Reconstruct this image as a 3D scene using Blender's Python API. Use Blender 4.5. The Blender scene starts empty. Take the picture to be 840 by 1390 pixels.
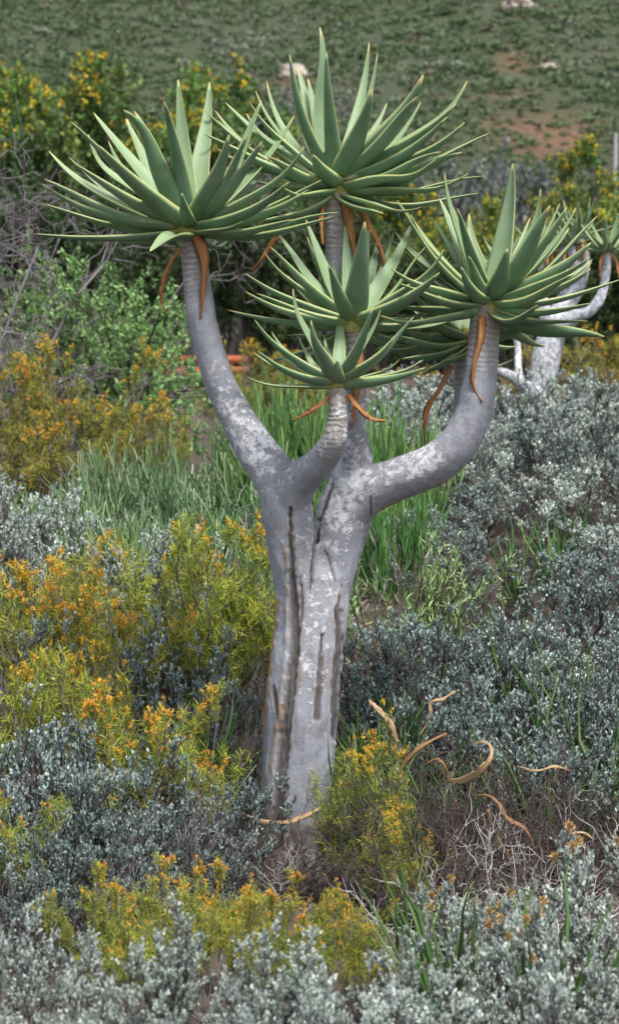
import bpy, math, random
import numpy as np
from mathutils import Vector, noise

# ------------------------------------------------------------------ camera, sky, sun, exposure
scene = bpy.context.scene
EYE = np.array([0.0, 0.0, 1.7])
FPX = 3040.0                       # focal length in photograph pixels (840 x 1390)
PITCH = math.atan((695 - 534) / FPX)
cam_data = bpy.data.cameras.new('camera')
cam = bpy.data.objects.new('camera', cam_data)
scene.collection.objects.link(cam)
cam.location = EYE
cam.rotation_euler = (math.pi / 2 - PITCH, 0, 0)
cam_data.sensor_fit = 'VERTICAL'
cam_data.sensor_height = 36
cam_data.lens = 36 * FPX / 1390
cam_data.clip_end = 2000
cam_data.dof.use_dof = True
cam_data.dof.focus_distance = 7.95
cam_data.dof.aperture_fstop = 5.0
scene.camera = cam

SUN_EL, SUN_AZ = math.radians(62), math.radians(150)   # azimuth from +Y towards +X
world = bpy.data.worlds.new('World')
scene.world = world
world.use_nodes = True
wn = world.node_tree
bg = wn.nodes['Background']
sky = wn.nodes.new('ShaderNodeTexSky')
sky.sky_type = 'NISHITA'
sky.sun_disc = False
sky.sun_elevation = SUN_EL
sky.sun_rotation = SUN_AZ
sky.dust_density = 3.0
hs = wn.nodes.new('ShaderNodeHueSaturation')
hs.inputs['Saturation'].default_value = 0.6
wn.links.new(sky.outputs[0], hs.inputs['Color'])
wn.links.new(hs.outputs[0], bg.inputs['Color'])
bg.inputs['Strength'].default_value = 0.125
sd = bpy.data.lights.new('sun', 'SUN')
sd.energy = 2.3
sd.angle = math.radians(10)
sd.color = (1.0, 0.96, 0.9)
sun = bpy.data.objects.new('sun', sd)
scene.collection.objects.link(sun)
sdir = Vector((math.sin(SUN_AZ) * math.cos(SUN_EL), math.cos(SUN_AZ) * math.cos(SUN_EL), math.sin(SUN_EL)))
sun.rotation_euler = sdir.to_track_quat('Z', 'Y').to_euler()
sun.location = (0, 0, 30)
scene.view_settings.view_transform = 'Standard'
scene.view_settings.look = 'None'
scene.view_settings.exposure = 0.9
scene.view_settings.gamma = 1.0
scene.render.engine = 'CYCLES'
scene.cycles.max_bounces = 6
scene.cycles.diffuse_bounces = 2
scene.cycles.transparent_max_bounces = 4

# ------------------------------------------------------------------ helpers
COL = scene.collection
CP, SP = math.cos(PITCH), math.sin(PITCH)

def P(x, y, Y):
    """point of the photograph pixel (x, y) at depth Y metres in front of the camera"""
    dx, dz = (x - 420) / FPX, (695 - y) / FPX
    d = np.array([dx, CP + dz * SP, -SP + dz * CP])
    return EYE + d * (Y / d[1])

def ppm(Y):
    return FPX / Y

def norm(v):
    return v / np.maximum(np.linalg.norm(v, axis=-1, keepdims=True), 1e-9)

def smooth(a, b, x):
    t = np.clip((x - a) / (b - a), 0, 1)
    return t * t * (3 - 2 * t)

def ground_z(x, y):
    x = np.asarray(x, float); y = np.asarray(y, float)
    r = np.interp(y, [-40, 8.0, 8.6, 13.5, 15, 34, 64, 66, 72, 90, 125, 200, 300],
                  [0, 0, 0.06, 1.08, 1.22, 2.0, 2.4, 2.45, 3.2, 9.5, 23.5, 52, 78])
    b = 0.035 * np.sin(1.7 * x + 0.6 * y) + 0.03 * np.sin(2.3 * y - 1.1 * x + 1)
    b = b * smooth(0, 2, np.abs(y - 8.0) + np.abs(x)) + smooth(70, 110, y) * (1.1 * np.sin(x * .11 + y * .05) + .6 * np.sin(x * .23 - y * .13 + 2))
    return r + b

def tag(o, label=None, cat=None, group=None, kind=None):
    if label: o['label'] = label
    if cat: o['category'] = cat
    if group: o['group'] = group
    if kind: o['kind'] = kind
    return o

def empty(name, loc):
    o = bpy.data.objects.new(name, None)
    o.empty_display_size = 0.1
    COL.objects.link(o)
    o.location = loc
    return o

def mesh_data(name, V, quads=None, tris=None, mat=None, attrs=None, shade=False):
    V = np.asarray(V, np.float32).reshape(-1, 3)
    loops, starts, tot = [], [], 0
    for F, k in ((quads, 4), (tris, 3)):
        if F is None or len(F) == 0:
            continue
        F = np.asarray(F, np.int32).reshape(-1, k)
        loops.append(F.ravel())
        starts.append(tot + k * np.arange(len(F), dtype=np.int32))
        tot += F.size
    me = bpy.data.meshes.new(name)
    me.vertices.add(len(V)); me.vertices.foreach_set('co', V.ravel())
    me.loops.add(tot); me.loops.foreach_set('vertex_index', np.concatenate(loops))
    starts = np.concatenate(starts)
    me.polygons.add(len(starts)); me.polygons.foreach_set('loop_start', starts)
    me.update(calc_edges=True)
    me.validate()
    for k, a in (attrs or {}).items():
        at = me.attributes.new(k, 'FLOAT', 'POINT')
        at.data.foreach_set('value', np.asarray(a, np.float32))
    if shade:
        me.polygons.foreach_set('use_smooth', np.ones(len(me.polygons), bool))
    if mat: me.materials.append(mat)
    return me

def link(name, me, parent=None, loc=None):
    o = bpy.data.objects.new(name, me)
    COL.objects.link(o)
    if parent is not None: o.parent = parent
    if loc is not None: o.location = loc
    return o

class MB:
    """collects quads with a 'tone' attribute"""
    def __init__(s): s.V, s.Q, s.T, s.n = [], [], [], 0
    def add(s, V, Q, tone):
        V = np.asarray(V).reshape(-1, 3)
        s.V.append(V); s.Q.append(np.asarray(Q).reshape(-1, 4) + s.n); s.n += len(V)
        s.T.append(np.broadcast_to(np.asarray(tone, float).ravel(), (len(V),)) if np.size(tone) in (1, len(V)) else np.repeat(np.ravel(tone), len(V) // np.size(tone)))
    def data(s, name, mat, shade=False):
        return mesh_data(name, np.concatenate(s.V), np.concatenate(s.Q), None, mat, {'tone': np.concatenate(s.T)}, shade)

def tubes(C, R, s=4):
    """batch of tubes: C (n,K,3) centre lines, R (n,K) radii -> verts, quads"""
    n, K, _ = C.shape
    T = norm(np.gradient(C, axis=1))
    ref = np.tile(np.array([0.31, 0.17, 0.93]), (n, 1))
    par = np.abs((ref * T[:, 0]).sum(-1)) > 0.9
    ref[par] = [0.95, 0.2, 0.1]
    A = norm(np.cross(T, ref[:, None, :])); B = np.cross(T, A)
    a = np.arange(s) * 2 * np.pi / s
    V = C[:, :, None] + R[:, :, None, None] * (A[:, :, None] * np.cos(a)[None, None, :, None] + B[:, :, None] * np.sin(a)[None, None, :, None])
    i = np.arange(n)[:, None, None] * K * s + np.arange(K - 1)[None, :, None] * s
    j = np.arange(s)[None, None, :]; j2 = (j + 1) % s
    Q = np.stack([i + j, i + j2, i + s + j2, i + s + j], -1)
    return V.reshape(-1, 3), Q.reshape(-1, 4)

def ovals(Pt, D, N, L, W, fold=0.25):
    """folded oval leaves (two quads each)"""
    n = len(Pt)
    D = norm(D); S = norm(np.cross(D, N)); U = np.cross(S, D)
    L = np.broadcast_to(L, (n,))[:, None]; W = np.broadcast_to(W, (n,))[:, None]
    b, t = Pt, Pt + D * L
    q = lambda f, w: Pt + D * L * f + S * W * w + U * W * fold * abs(w) * 2
    V = np.stack([b, q(.3, .5), q(.72, .42), t, q(.72, -.42), q(.3, -.5)], 1)
    o = np.arange(n)[:, None] * 6
    Q = np.concatenate([o + [0, 1, 2, 3], o + [0, 3, 4, 5]], 0)
    return V.reshape(-1, 3), Q

def ribbons(Pt, D, N, L, W, curl, K=4):
    """narrow curling leaves"""
    n = len(Pt)
    D = norm(D); S = norm(np.cross(D, N)); U = np.cross(S, D)
    t = np.linspace(0, 1, K)[None, :, None]
    L = np.broadcast_to(L, (n,))[:, None, None]; W = np.broadcast_to(W, (n,))[:, None, None]; c = np.broadcast_to(curl, (n,))[:, None, None]
    C = Pt[:, None] + D[:, None] * L * (t - 0.25 * np.abs(c) * t ** 2) + U[:, None] * L * c * t ** 2
    w = W * 0.5 * np.sin(np.pi * (0.18 + 0.78 * t))
    V = np.stack([C + S[:, None] * w, C - S[:, None] * w], 2)
    i = np.arange(n)[:, None] * 2 * K + np.arange(K - 1)[None] * 2
    Q = np.stack([i, i + 1, i + 3, i + 2], -1)
    return V.reshape(-1, 3), Q.reshape(-1, 4)

def stems0(r, n, disc, tilt, L, K=6, wig=.04, up=.15):
    az = r.uniform(0, 2 * np.pi, n); ti = np.abs(r.normal(0, 1, n)) * tilt * .7 + r.uniform(0, tilt, n) * .5
    d = np.stack([np.cos(az) * np.sin(ti), np.sin(az) * np.sin(ti), np.cos(ti)], -1)
    base = np.stack([np.cos(az), np.sin(az), 0 * az], -1) * (disc * np.sqrt(r.uniform(0, 1, n)))[:, None]
    return curve(r, base, d, r.uniform(L[0], L[1], n), K, wig, up)

def curve(r, base, d, L, K, wig, up):
    n = len(base)
    t = np.linspace(0, 1, K)
    w = np.cumsum(r.normal(0, wig, (n, K, 3)), 1); w -= w[:, :1]
    C = base[:, None] + L[:, None, None] * (d[:, None] * t[None, :, None] + w)
    C[:, :, 2] += up * L[:, None] * t[None] ** 2
    return C

def sample(C, i, t):
    K = C.shape[1]
    s = np.clip(t, 0, .999) * (K - 1); k = s.astype(int); f = (s - k)[:, None]
    a, b = C[i, k], C[i, k + 1]
    return a * (1 - f) + b * f, norm(b - a)

def grow(r, C, per, t0, t1, L, spread, up=0.1, K=5, wig=.05, lift=.1, taper=.3):
    n = len(C) * per
    i = np.repeat(np.arange(len(C)), per)
    t = r.uniform(t0, t1, n)
    p, T = sample(C, i, t)
    d = norm(T * (1 - spread) + norm(r.normal(0, 1, (n, 3))) * spread + np.array([0, 0, up]))
    l = r.uniform(L[0], L[1], n) * (1 - taper * t)
    return curve(r, p, d, l, K, wig, lift)

def at_twigs(r, C, per, t0, t1, mix=.7, up=.2):
    n = len(C) * per
    i = np.repeat(np.arange(len(C)), per)
    t = r.uniform(t0, t1, n)
    p, T = sample(C, i, t)
    d = norm(T * (1 - mix) + norm(r.normal(0, 1, (n, 3))) * mix + np.array([0, 0, up]))
    nn = norm(r.normal(0, .6, (n, 3)) + np.array([0, 0, 1.0]))
    return p, d, nn, i, t

def taper_r(n, K, r0, r1):
    return np.tile(np.linspace(r0, r1, K), (n, 1))

# ------------------------------------------------------------------ materials
def new_mat(name):
    m = bpy.data.materials.new(name); m.use_nodes = True
    nt = m.node_tree; nt.nodes.clear()
    out = nt.nodes.new('ShaderNodeOutputMaterial')
    b = nt.nodes.new('ShaderNodeBsdfPrincipled')
    nt.links.new(b.outputs[0], out.inputs[0])
    return m, nt, b, out

def ramp(nt, stops, fac=None):
    n = nt.nodes.new('ShaderNodeValToRGB')
    e = n.color_ramp.elements
    while len(e) < len(stops): e.new(0.5)
    for k, (p, c) in enumerate(stops):
        e[k].position = p; e[k].color = (*c, 1)
    if fac is not None: nt.links.new(fac, n.inputs[0])
    return n

def nd(nt, t, **kw):
    n = nt.nodes.new(t)
    for k, v in kw.items(): setattr(n, k, v)
    return n

def math_n(nt, op, a, b=None, clamp=False):
    n = nt.nodes.new('ShaderNodeMath'); n.operation = op; n.use_clamp = clamp
    for k, v in enumerate((a, b)):
        if v is None: continue
        if isinstance(v, (int, float)): n.inputs[k].default_value = v
        else: nt.links.new(v, n.inputs[k])
    return n.outputs[0]

def mixc(nt, fac, a, b):
    n = nt.nodes.new('ShaderNodeMix'); n.data_type = 'RGBA'
    for s, v in ((n.inputs[0], fac), (n.inputs[6], a), (n.inputs[7], b)):
        if isinstance(v, (int, float)): s.default_value = v
        elif isinstance(v, tuple): s.default_value = (*v, 1)
        else: nt.links.new(v, s)
    return n.outputs[2]

def noise_n(nt, scale, detail=4, rough=.55, coord=None, out='Fac'):
    n = nt.nodes.new('ShaderNodeTexNoise')
    n.inputs['Scale'].default_value = scale; n.inputs['Detail'].default_value = detail; n.inputs['Roughness'].default_value = rough
    if coord is not None: nt.links.new(coord, n.inputs['Vector'])
    return n.outputs[out]

def foliage(name, stops, rough=.6, trans=.25, vary=.06, val=.35, spec=.3):
    m, nt, b, out = new_mat(name)
    at = nd(nt, 'ShaderNodeAttribute', attribute_name='tone')
    rp = ramp(nt, stops, at.outputs['Fac'])
    oi = nd(nt, 'ShaderNodeObjectInfo')
    h = nd(nt, 'ShaderNodeHueSaturation')
    nt.links.new(rp.outputs[0], h.inputs['Color'])
    nt.links.new(math_n(nt, 'ADD', math_n(nt, 'MULTIPLY', oi.outputs['Random'], vary), .5 - vary / 2), h.inputs['Hue'])
    v2 = math_n(nt, 'FRACT', math_n(nt, 'MULTIPLY', oi.outputs['Random'], 37.7))
    nt.links.new(math_n(nt, 'ADD', math_n(nt, 'MULTIPLY', v2, val), 1 - val / 2), h.inputs['Value'])
    nt.links.new(h.outputs[0], b.inputs['Base Color'])
    b.inputs['Roughness'].default_value = rough
    b.inputs['Specular IOR Level'].default_value = spec
    if trans:
        tr = nd(nt, 'ShaderNodeBsdfTranslucent'); nt.links.new(h.outputs[0], tr.inputs['Color'])
        mx = nd(nt, 'ShaderNodeMixShader'); mx.inputs[0].default_value = trans
        nt.links.new(b.outputs[0], mx.inputs[1]); nt.links.new(tr.outputs[0], mx.inputs[2])
        nt.links.new(mx.outputs[0], out.inputs[0])
    return m

M = {}
M['silver'] = foliage('silver_leaf', [(0, (.13, .17, .14)), (.45, (.39, .46, .41)), (1, (.70, .76, .71))], .7, .15, .03, .45)
M['silver_dark'] = foliage('blue_grey_leaf', [(0, (.06, .09, .08)), (.5, (.20, .27, .25)), (1, (.50, .58, .55))], .7, .12, .03, .35)
M['sage'] = foliage('sage_leaf', [(0, (.10, .13, .11)), (1, (.24, .28, .26))], .8, .1, .03, .3)
M['twig'] = foliage('brown_twig', [(0, (.045, .033, .03)), (1, (.13, .10, .09))], .85, 0, .02, .4)
M['twig_grey'] = foliage('grey_twig', [(0, (.13, .115, .115)), (1, (.33, .30, .31))], .85, 0, .02, .3)
M['twig_thorn'] = foliage('thorn_twig', [(0, (.12, .10, .105)), (1, (.27, .24, .255))], .85, 0, .02, .3)
M['twig_pale'] = foliage('pale_twig', [(0, (.30, .28, .27)), (1, (.55, .52, .50))], .8, 0, .02, .3)
M['yellow_leaf'] = foliage('yellow_green_leaf', [(0, (.15, .20, .025)), (.55, (.34, .38, .045)), (1, (.56, .55, .08))], .6, .3, .03, .3)
M['orange'] = foliage('orange_tip', [(0, (.48, .22, .03)), (.5, (.72, .41, .05)), (1, (.84, .60, .11))], .7, .25, .03, .2)
M['dry_head'] = foliage('dry_flower_head', [(0, (.35, .22, .08)), (1, (.62, .44, .2))], .8, .1, .03, .2)
M['pencil'] = foliage('pencil_stem', [(0, (.06, .13, .045)), (.55, (.17, .28, .12)), (1, (.38, .45, .30))], .5, 0, .04, .3)
M['pencil_bright'] = foliage('bright_pencil_stem', [(0, (.06, .14, .04)), (.6, (.13, .26, .07)), (1, (.26, .40, .14))], .45, 0, .03, .25)
M['olive_leaf'] = foliage('olive_gold_leaf', [(0, (.14, .15, .025)), (.5, (.30, .28, .04)), (1, (.46, .37, .06))], .7, .25, .05, .3)
M['fresh_leaf'] = foliage('fresh_leaf', [(0, (.09, .20, .06)), (.6, (.28, .48, .17)), (1, (.58, .66, .32))], .55, .3, .03, .2)
M['tree_leaf'] = foliage('tree_leaf', [(0, (.05, .105, .025)), (.6, (.13, .23, .05)), (1, (.25, .34, .08))], .6, .25, .05, .35)
M['dark_leaf'] = foliage('dark_tree_leaf', [(0, (.03, .06, .02)), (1, (.085, .145, .045))], .6, .15, .04, .3)
M['tree_flower'] = foliage('yellow_blossom', [(0, (.55, .38, .02)), (1, (.75, .58, .05))], .7, .2, .03, .2)
M['grass'] = foliage('green_blade', [(0, (.05, .12, .035)), (.6, (.10, .22, .06)), (1, (.24, .34, .12))], .5, .2, .03, .3)
M['hill_scrub'] = foliage('hill_scrub_leaf', [(0, (.08, .125, .06)), (.35, (.11, .16, .075)), (.6, (.135, .17, .09)), (.8, (.19, .22, .185)), (.92, (.15, .125, .085)), (1, (.18, .155, .115))], .8, .1, 0, 0)
M['bark_tree'] = foliage('tree_bark', [(0, (.06, .05, .045)), (1, (.14, .12, .11))], .9, 0, .02, .3)

def mat_ground():
    m, nt, b, out = new_mat('garden_soil')
    tc = nd(nt, 'ShaderNodeTexCoord').outputs['Object']
    a = noise_n(nt, 2.2, 6, .6, tc); c = noise_n(nt, 45, 5, .7, tc)
    r1 = ramp(nt, [(.3, (.055, .042, .034)), (.6, (.11, .085, .066)), (.8, (.17, .135, .10))], math_n(nt, 'ADD', math_n(nt, 'MULTIPLY', a, .5), math_n(nt, 'MULTIPLY', c, .5)))
    nt.links.new(r1.outputs[0], b.inputs['Base Color']); b.inputs['Roughness'].default_value = .95
    bp = nd(nt, 'ShaderNodeBump'); bp.inputs['Distance'].default_value = .03; bp.inputs['Strength'].default_value = .8
    nt.links.new(c, bp.inputs['Height']); nt.links.new(bp.outputs[0], b.inputs['Normal'])
    return m

def mat_hill():
    m, nt, b, out = new_mat('hillside_soil_and_low_scrub')
    tc = nd(nt, 'ShaderNodeTexCoord').outputs['Object']
    a = noise_n(nt, .35, 5, .6, tc); c = noise_n(nt, 3.0, 8, .8, tc)
    s = math_n(nt, 'ADD', math_n(nt, 'MULTIPLY', a, .35), math_n(nt, 'MULTIPLY', c, .65))
    r1 = ramp(nt, [(.35, (.045, .07, .03)), (.48, (.075, .105, .045)), (.58, (.115, .13, .075)), (.75, (.17, .145, .10))], s)
    at = nd(nt, 'ShaderNodeAttribute', attribute_name='redsoil')
    f = math_n(nt, 'MULTIPLY', at.outputs['Fac'], math_n(nt, 'MULTIPLY', math_n(nt, 'SUBTRACT', c, .38), 6, True), True)
    nt.links.new(mixc(nt, f, r1.outputs[0], (.34, .17, .10)), b.inputs['Base Color'])
    b.inputs['Roughness'].default_value = .95
    bp = nd(nt, 'ShaderNodeBump'); bp.inputs['Distance'].default_value = .4
    nt.links.new(c, bp.inputs['Height']); nt.links.new(bp.outputs[0], b.inputs['Normal'])
    return m

def mat_aloe(name='aloe_leaf', dim=1.0):
    m, nt, b, out = new_mat(name)
    tc = nd(nt, 'ShaderNodeTexCoord').outputs['Object']
    edge = nd(nt, 'ShaderNodeAttribute', attribute_name='edge').outputs['Fac']
    tt = nd(nt, 'ShaderNodeAttribute', attribute_name='along').outputs['Fac']
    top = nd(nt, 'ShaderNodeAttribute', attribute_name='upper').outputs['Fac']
    oi = nd(nt, 'ShaderNodeObjectInfo')
    n1 = noise_n(nt, 9, 4, .6, tc); n2 = noise_n(nt, 90, 3, .6, tc)
    body = ramp(nt, [(.25, (.082 * dim, .165 * dim, .082 * dim)), (.55, (.125 * dim, .22 * dim, .115 * dim)), (.8, (.172 * dim, .272 * dim, .145 * dim))], n1).outputs[0]
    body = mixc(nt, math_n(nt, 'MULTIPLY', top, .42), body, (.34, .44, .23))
    h = nd(nt, 'ShaderNodeHueSaturation'); nt.links.new(body, h.inputs['Color'])
    nt.links.new(math_n(nt, 'ADD', math_n(nt, 'MULTIPLY', oi.outputs['Random'], .28), .86), h.inputs['Value'])
    nt.links.new(math_n(nt, 'ADD', math_n(nt, 'MULTIPLY', oi.outputs['Random'], -.03), .515), h.inputs['Hue'])
    body = h.outputs[0]
    bl = math_n(nt, 'MULTIPLY', math_n(nt, 'SUBTRACT', noise_n(nt, 5.5, 6, .7, tc), .48), 4, True)
    body = mixc(nt, math_n(nt, 'MULTIPLY', bl, .38), body, (.27, .34, .28))
    # yellowing towards the clasping base, pale yellow margin, brownish tip
    fb = math_n(nt, 'MULTIPLY', math_n(nt, 'SUBTRACT', 1.0, math_n(nt, 'MULTIPLY', tt, 9.0, True)), .75)
    body = mixc(nt, fb, body, (.42, .38, .07))
    fe = math_n(nt, 'MULTIPLY', math_n(nt, 'SUBTRACT', edge, .35), 1.7, True)
    body = mixc(nt, math_n(nt, 'MULTIPLY', fe, .68), body, (.56, .56, .20))
    ft = math_n(nt, 'MULTIPLY', math_n(nt, 'SUBTRACT', tt, math_n(nt, 'SUBTRACT', .955, math_n(nt, 'MULTIPLY', math_n(nt, 'GREATER_THAN', math_n(nt, 'FRACT', math_n(nt, 'MULTIPLY', oi.outputs['Random'], 17.3)), .7), .05))), 20, True)
    body = mixc(nt, math_n(nt, 'MULTIPLY', ft, .7), body, (.40, .30, .12))
    sp = math_n(nt, 'MULTIPLY', math_n(nt, 'SUBTRACT', noise_n(nt, 38, 6, .8, tc), .66), 12, True)
    body = mixc(nt, math_n(nt, 'MULTIPLY', sp, .55), body, (.16, .13, .05))
    nt.links.new(body, b.inputs['Base Color'])
    rr = math_n(nt, 'ADD', math_n(nt, 'MULTIPLY', n1, .3), .38)
    nt.links.new(rr, b.inputs['Roughness'])
    b.inputs['Specular IOR Level'].default_value = .4
    bp = nd(nt, 'ShaderNodeBump'); bp.inputs['Distance'].default_value = .0015; bp.inputs['Strength'].default_value = .5
    nt.links.new(n2, bp.inputs['Height']); nt.links.new(bp.outputs[0], b.inputs['Normal'])
    return m

def mat_bark(name='quiver_bark', lich=1.0):
    m, nt, b, out = new_mat(name)
    tc = nd(nt, 'ShaderNodeTexCoord').outputs['Object']
    A = lambda k: nd(nt, 'ShaderNodeAttribute', attribute_name=k).outputs['Fac']
    crack, tan, lichen, tip = A('crack'), A('tan'), A('lichen'), A('tipd')
    n1 = noise_n(nt, 6, 6, .6, tc); n2 = noise_n(nt, 55, 5, .65, tc); n3 = noise_n(nt, 160, 3, .6, tc)
    sm = nd(nt, 'ShaderNodeMapping'); sm.inputs['Scale'].default_value = (1, 1, .12); nt.links.new(tc, sm.inputs['Vector'])
    n4 = noise_n(nt, 70, 4, .6, sm.outputs[0])
    base = ramp(nt, [(.28, (.175, .18, .21)), (.5, (.295, .305, .345)), (.72, (.43, .44, .475))], math_n(nt, 'ADD', math_n(nt, 'MULTIPLY', n1, .6), math_n(nt, 'MULTIPLY', n2, .4))).outputs[0]
    base = mixc(nt, math_n(nt, 'MULTIPLY', math_n(nt, 'SUBTRACT', n4, .52), 3, True), base, (.22, .22, .255))
    # rings of leaf scars under each rosette
    wob = math_n(nt, 'ADD', math_n(nt, 'MULTIPLY', tip, 330), math_n(nt, 'MULTIPLY', noise_n(nt, 14, 5, .6, tc), 16))
    ring = math_n(nt, 'ADD', math_n(nt, 'MULTIPLY', math_n(nt, 'SINE', wob), .5), .5)
    zone = math_n(nt, 'SUBTRACT', 1, math_n(nt, 'MULTIPLY', tip, 3.6, True), True)
    base = mixc(nt, math_n(nt, 'MULTIPLY', zone, 1.1, True), base, (.36, .32, .27))
    base = mixc(nt, math_n(nt, 'MULTIPLY', math_n(nt, 'MULTIPLY', zone, 1.6, True), math_n(nt, 'MULTIPLY', ring, .5)), base, (.15, .12, .095))
    # crusty pale lichen
    lf = math_n(nt, 'ADD', math_n(nt, 'MULTIPLY', noise_n(nt, 34, 8, .78, tc), 1.0), math_n(nt, 'MULTIPLY', lichen, .17))
    lf = math_n(nt, 'MULTIPLY', math_n(nt, 'SUBTRACT', lf, .585), 14, True)
    lf = math_n(nt, 'MULTIPLY', lf, lich * .8)
    base = mixc(nt, lf, base, (.70, .71, .74))
    dk = math_n(nt, 'MULTIPLY', math_n(nt, 'SUBTRACT', noise_n(nt, 60, 7, .8, tc), .56), 10, True)
    base = mixc(nt, math_n(nt, 'MULTIPLY', dk, .5), base, (.11, .11, .12))
    br = math_n(nt, 'MULTIPLY', math_n(nt, 'SUBTRACT', noise_n(nt, 11, 7, .72, tc), .55), 6, True)
    base = mixc(nt, math_n(nt, 'MULTIPLY', br, .45), base, (.27, .21, .17))
    soil_shade = A('soil')  # shade at the trunk foot painted into the bark, along with earth staining
    sf = math_n(nt, 'MULTIPLY', math_n(nt, 'SUBTRACT', math_n(nt, 'ADD', soil_shade, noise_n(nt, 9, 6, .7, tc)), .85), 5, True)
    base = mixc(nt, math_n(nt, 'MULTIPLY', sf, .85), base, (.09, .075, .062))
    base = mixc(nt, tan, base, mixc(nt, n4, (.20, .12, .07), (.46, .30, .16)))
    base = mixc(nt, crack, base, mixc(nt, n4, (.032, .024, .02), (.13, .095, .072)))
    nt.links.new(base, b.inputs['Base Color'])
    b.inputs['Roughness'].default_value = .72
    b.inputs['Specular IOR Level'].default_value = .3
    hgt = math_n(nt, 'ADD', math_n(nt, 'MULTIPLY', n2, .5), math_n(nt, 'ADD', math_n(nt, 'MULTIPLY', lf, .5), math_n(nt, 'MULTIPLY', n3, .25)))
    hgt = math_n(nt, 'SUBTRACT', hgt, math_n(nt, 'MULTIPLY', math_n(nt, 'MULTIPLY', zone, 1.6, True), math_n(nt, 'MULTIPLY', ring, .6)))
    hgt = math_n(nt, 'ADD', hgt, math_n(nt, 'MULTIPLY', math_n(nt, 'MULTIPLY', crack, n4), 2.0))
    bp = nd(nt, 'ShaderNodeBump'); bp.inputs['Distance'].default_value = .006; bp.inputs['Strength'].default_value = .7
    nt.links.new(hgt, bp.inputs['Height']); nt.links.new(bp.outputs[0], b.inputs['Normal'])
    return m

def mat_simple(name, stops, scale, rough=.8, bump=.002, stretch=(1, 1, 1)):
    m, nt, b, out = new_mat(name)
    tc = nd(nt, 'ShaderNodeTexCoord').outputs['Object']
    mp = nd(nt, 'ShaderNodeMapping'); mp.inputs['Scale'].default_value = stretch; nt.links.new(tc, mp.inputs['Vector'])
    n1 = noise_n(nt, scale, 5, .65, mp.outputs[0])
    nt.links.new(ramp(nt, stops, n1).outputs[0], b.inputs['Base Color'])
    b.inputs['Roughness'].default_value = rough
    bp = nd(nt, 'ShaderNodeBump'); bp.inputs['Distance'].default_value = bump
    nt.links.new(n1, bp.inputs['Height']); nt.links.new(bp.outputs[0], b.inputs['Normal'])
    return m

M['ground'] = mat_ground()
M['hill'] = mat_hill()
M['aloe'] = mat_aloe()
M['bark'] = mat_bark()
M['core'] = mat_simple('rosette_heart', [(.3, (.16, .15, .05)), (.55, (.30, .28, .08)), (.75, (.22, .15, .06))], 60)
def mat_dry(name, stops):
    m, nt, b, out = new_mat(name)
    A = lambda k: nd(nt, 'ShaderNodeAttribute', attribute_name=k).outputs['Fac']
    oi = nd(nt, 'ShaderNodeObjectInfo')
    cb = nd(nt, 'ShaderNodeCombineXYZ')
    nt.links.new(math_n(nt, 'MULTIPLY', A('across'), 3.2), cb.inputs[0]); nt.links.new(math_n(nt, 'MULTIPLY', A('along'), 2.4), cb.inputs[1])
    nt.links.new(math_n(nt, 'MULTIPLY', oi.outputs['Random'], 40), cb.inputs[2])
    n1 = noise_n(nt, 1.6, 6, .7, cb.outputs[0])
    nt.links.new(ramp(nt, stops, n1).outputs[0], b.inputs['Base Color'])
    b.inputs['Roughness'].default_value = .6
    bp = nd(nt, 'ShaderNodeBump'); bp.inputs['Distance'].default_value = .004
    nt.links.new(n1, bp.inputs['Height']); nt.links.new(bp.outputs[0], b.inputs['Normal'])
    return m
M['dry'] = mat_dry('withered_leaf', [(.3, (.10, .04, .015)), (.46, (.36, .14, .035)), (.6, (.52, .25, .08)), (.75, (.62, .38, .16))])
M['dry_brown'] = mat_dry('brown_dead_leaf', [(.3, (.07, .035, .018)), (.46, (.26, .12, .045)), (.6, (.42, .22, .09)), (.75, (.52, .34, .17))])
M['dry_pale'] = mat_dry('bleached_leaf', [(.32, (.12, .06, .03)), (.45, (.36, .21, .10)), (.56, (.56, .40, .22)), (.72, (.68, .56, .38))])
M['brick'] = mat_simple('terracotta_boards', [(.3, (.16, .05, .03)), (.6, (.36, .095, .04)), (.8, (.42, .16, .08))], 9, .8, .01)
M['rock'] = mat_simple('weathered_rock', [(.3, (.22, .17, .15)), (.55, (.40, .33, .29)), (.75, (.5, .45, .42))], 2.2, .9, .05)
M['post'] = mat_simple('weathered_wood', [(.3, (.24, .23, .23)), (.7, (.42, .41, .41))], 12, .9, .005, (1, 1, .1))

# ------------------------------------------------------------------ ground and hillside
def sheet(name, xs, ys, mat, dz=0.0, attr=None):
    X, Y = np.meshgrid(xs, ys)
    V = np.stack([X, Y, ground_z(X, Y) + dz], -1).reshape(-1, 3)
    nx, ny = len(xs), len(ys)
    i = (np.arange(ny - 1)[:, None] * nx + np.arange(nx - 1)[None]).ravel()
    Q = np.stack([i, i + 1, i + nx + 1, i + nx], -1)
    o = link(name, mesh_data(name, V, Q, None, mat, attr(V) if attr else None, True))
    o['kind'] = 'structure'
    return o

sheet('ground', np.concatenate([np.linspace(-160, -8, 30), np.linspace(-7.6, 7.6, 96), np.linspace(8, 160, 30)]),
      np.concatenate([np.linspace(-60, 2, 12), np.linspace(2.4, 24, 120), np.linspace(25, 69, 40)]), M['ground'])

def hill_hit(x, y):
    for Y in np.arange(66, 260, .25):
        p = P(x, y, Y)
        if p[2] <= ground_z(p[0], p[1]): return p
    return P(x, y, 120)

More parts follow.
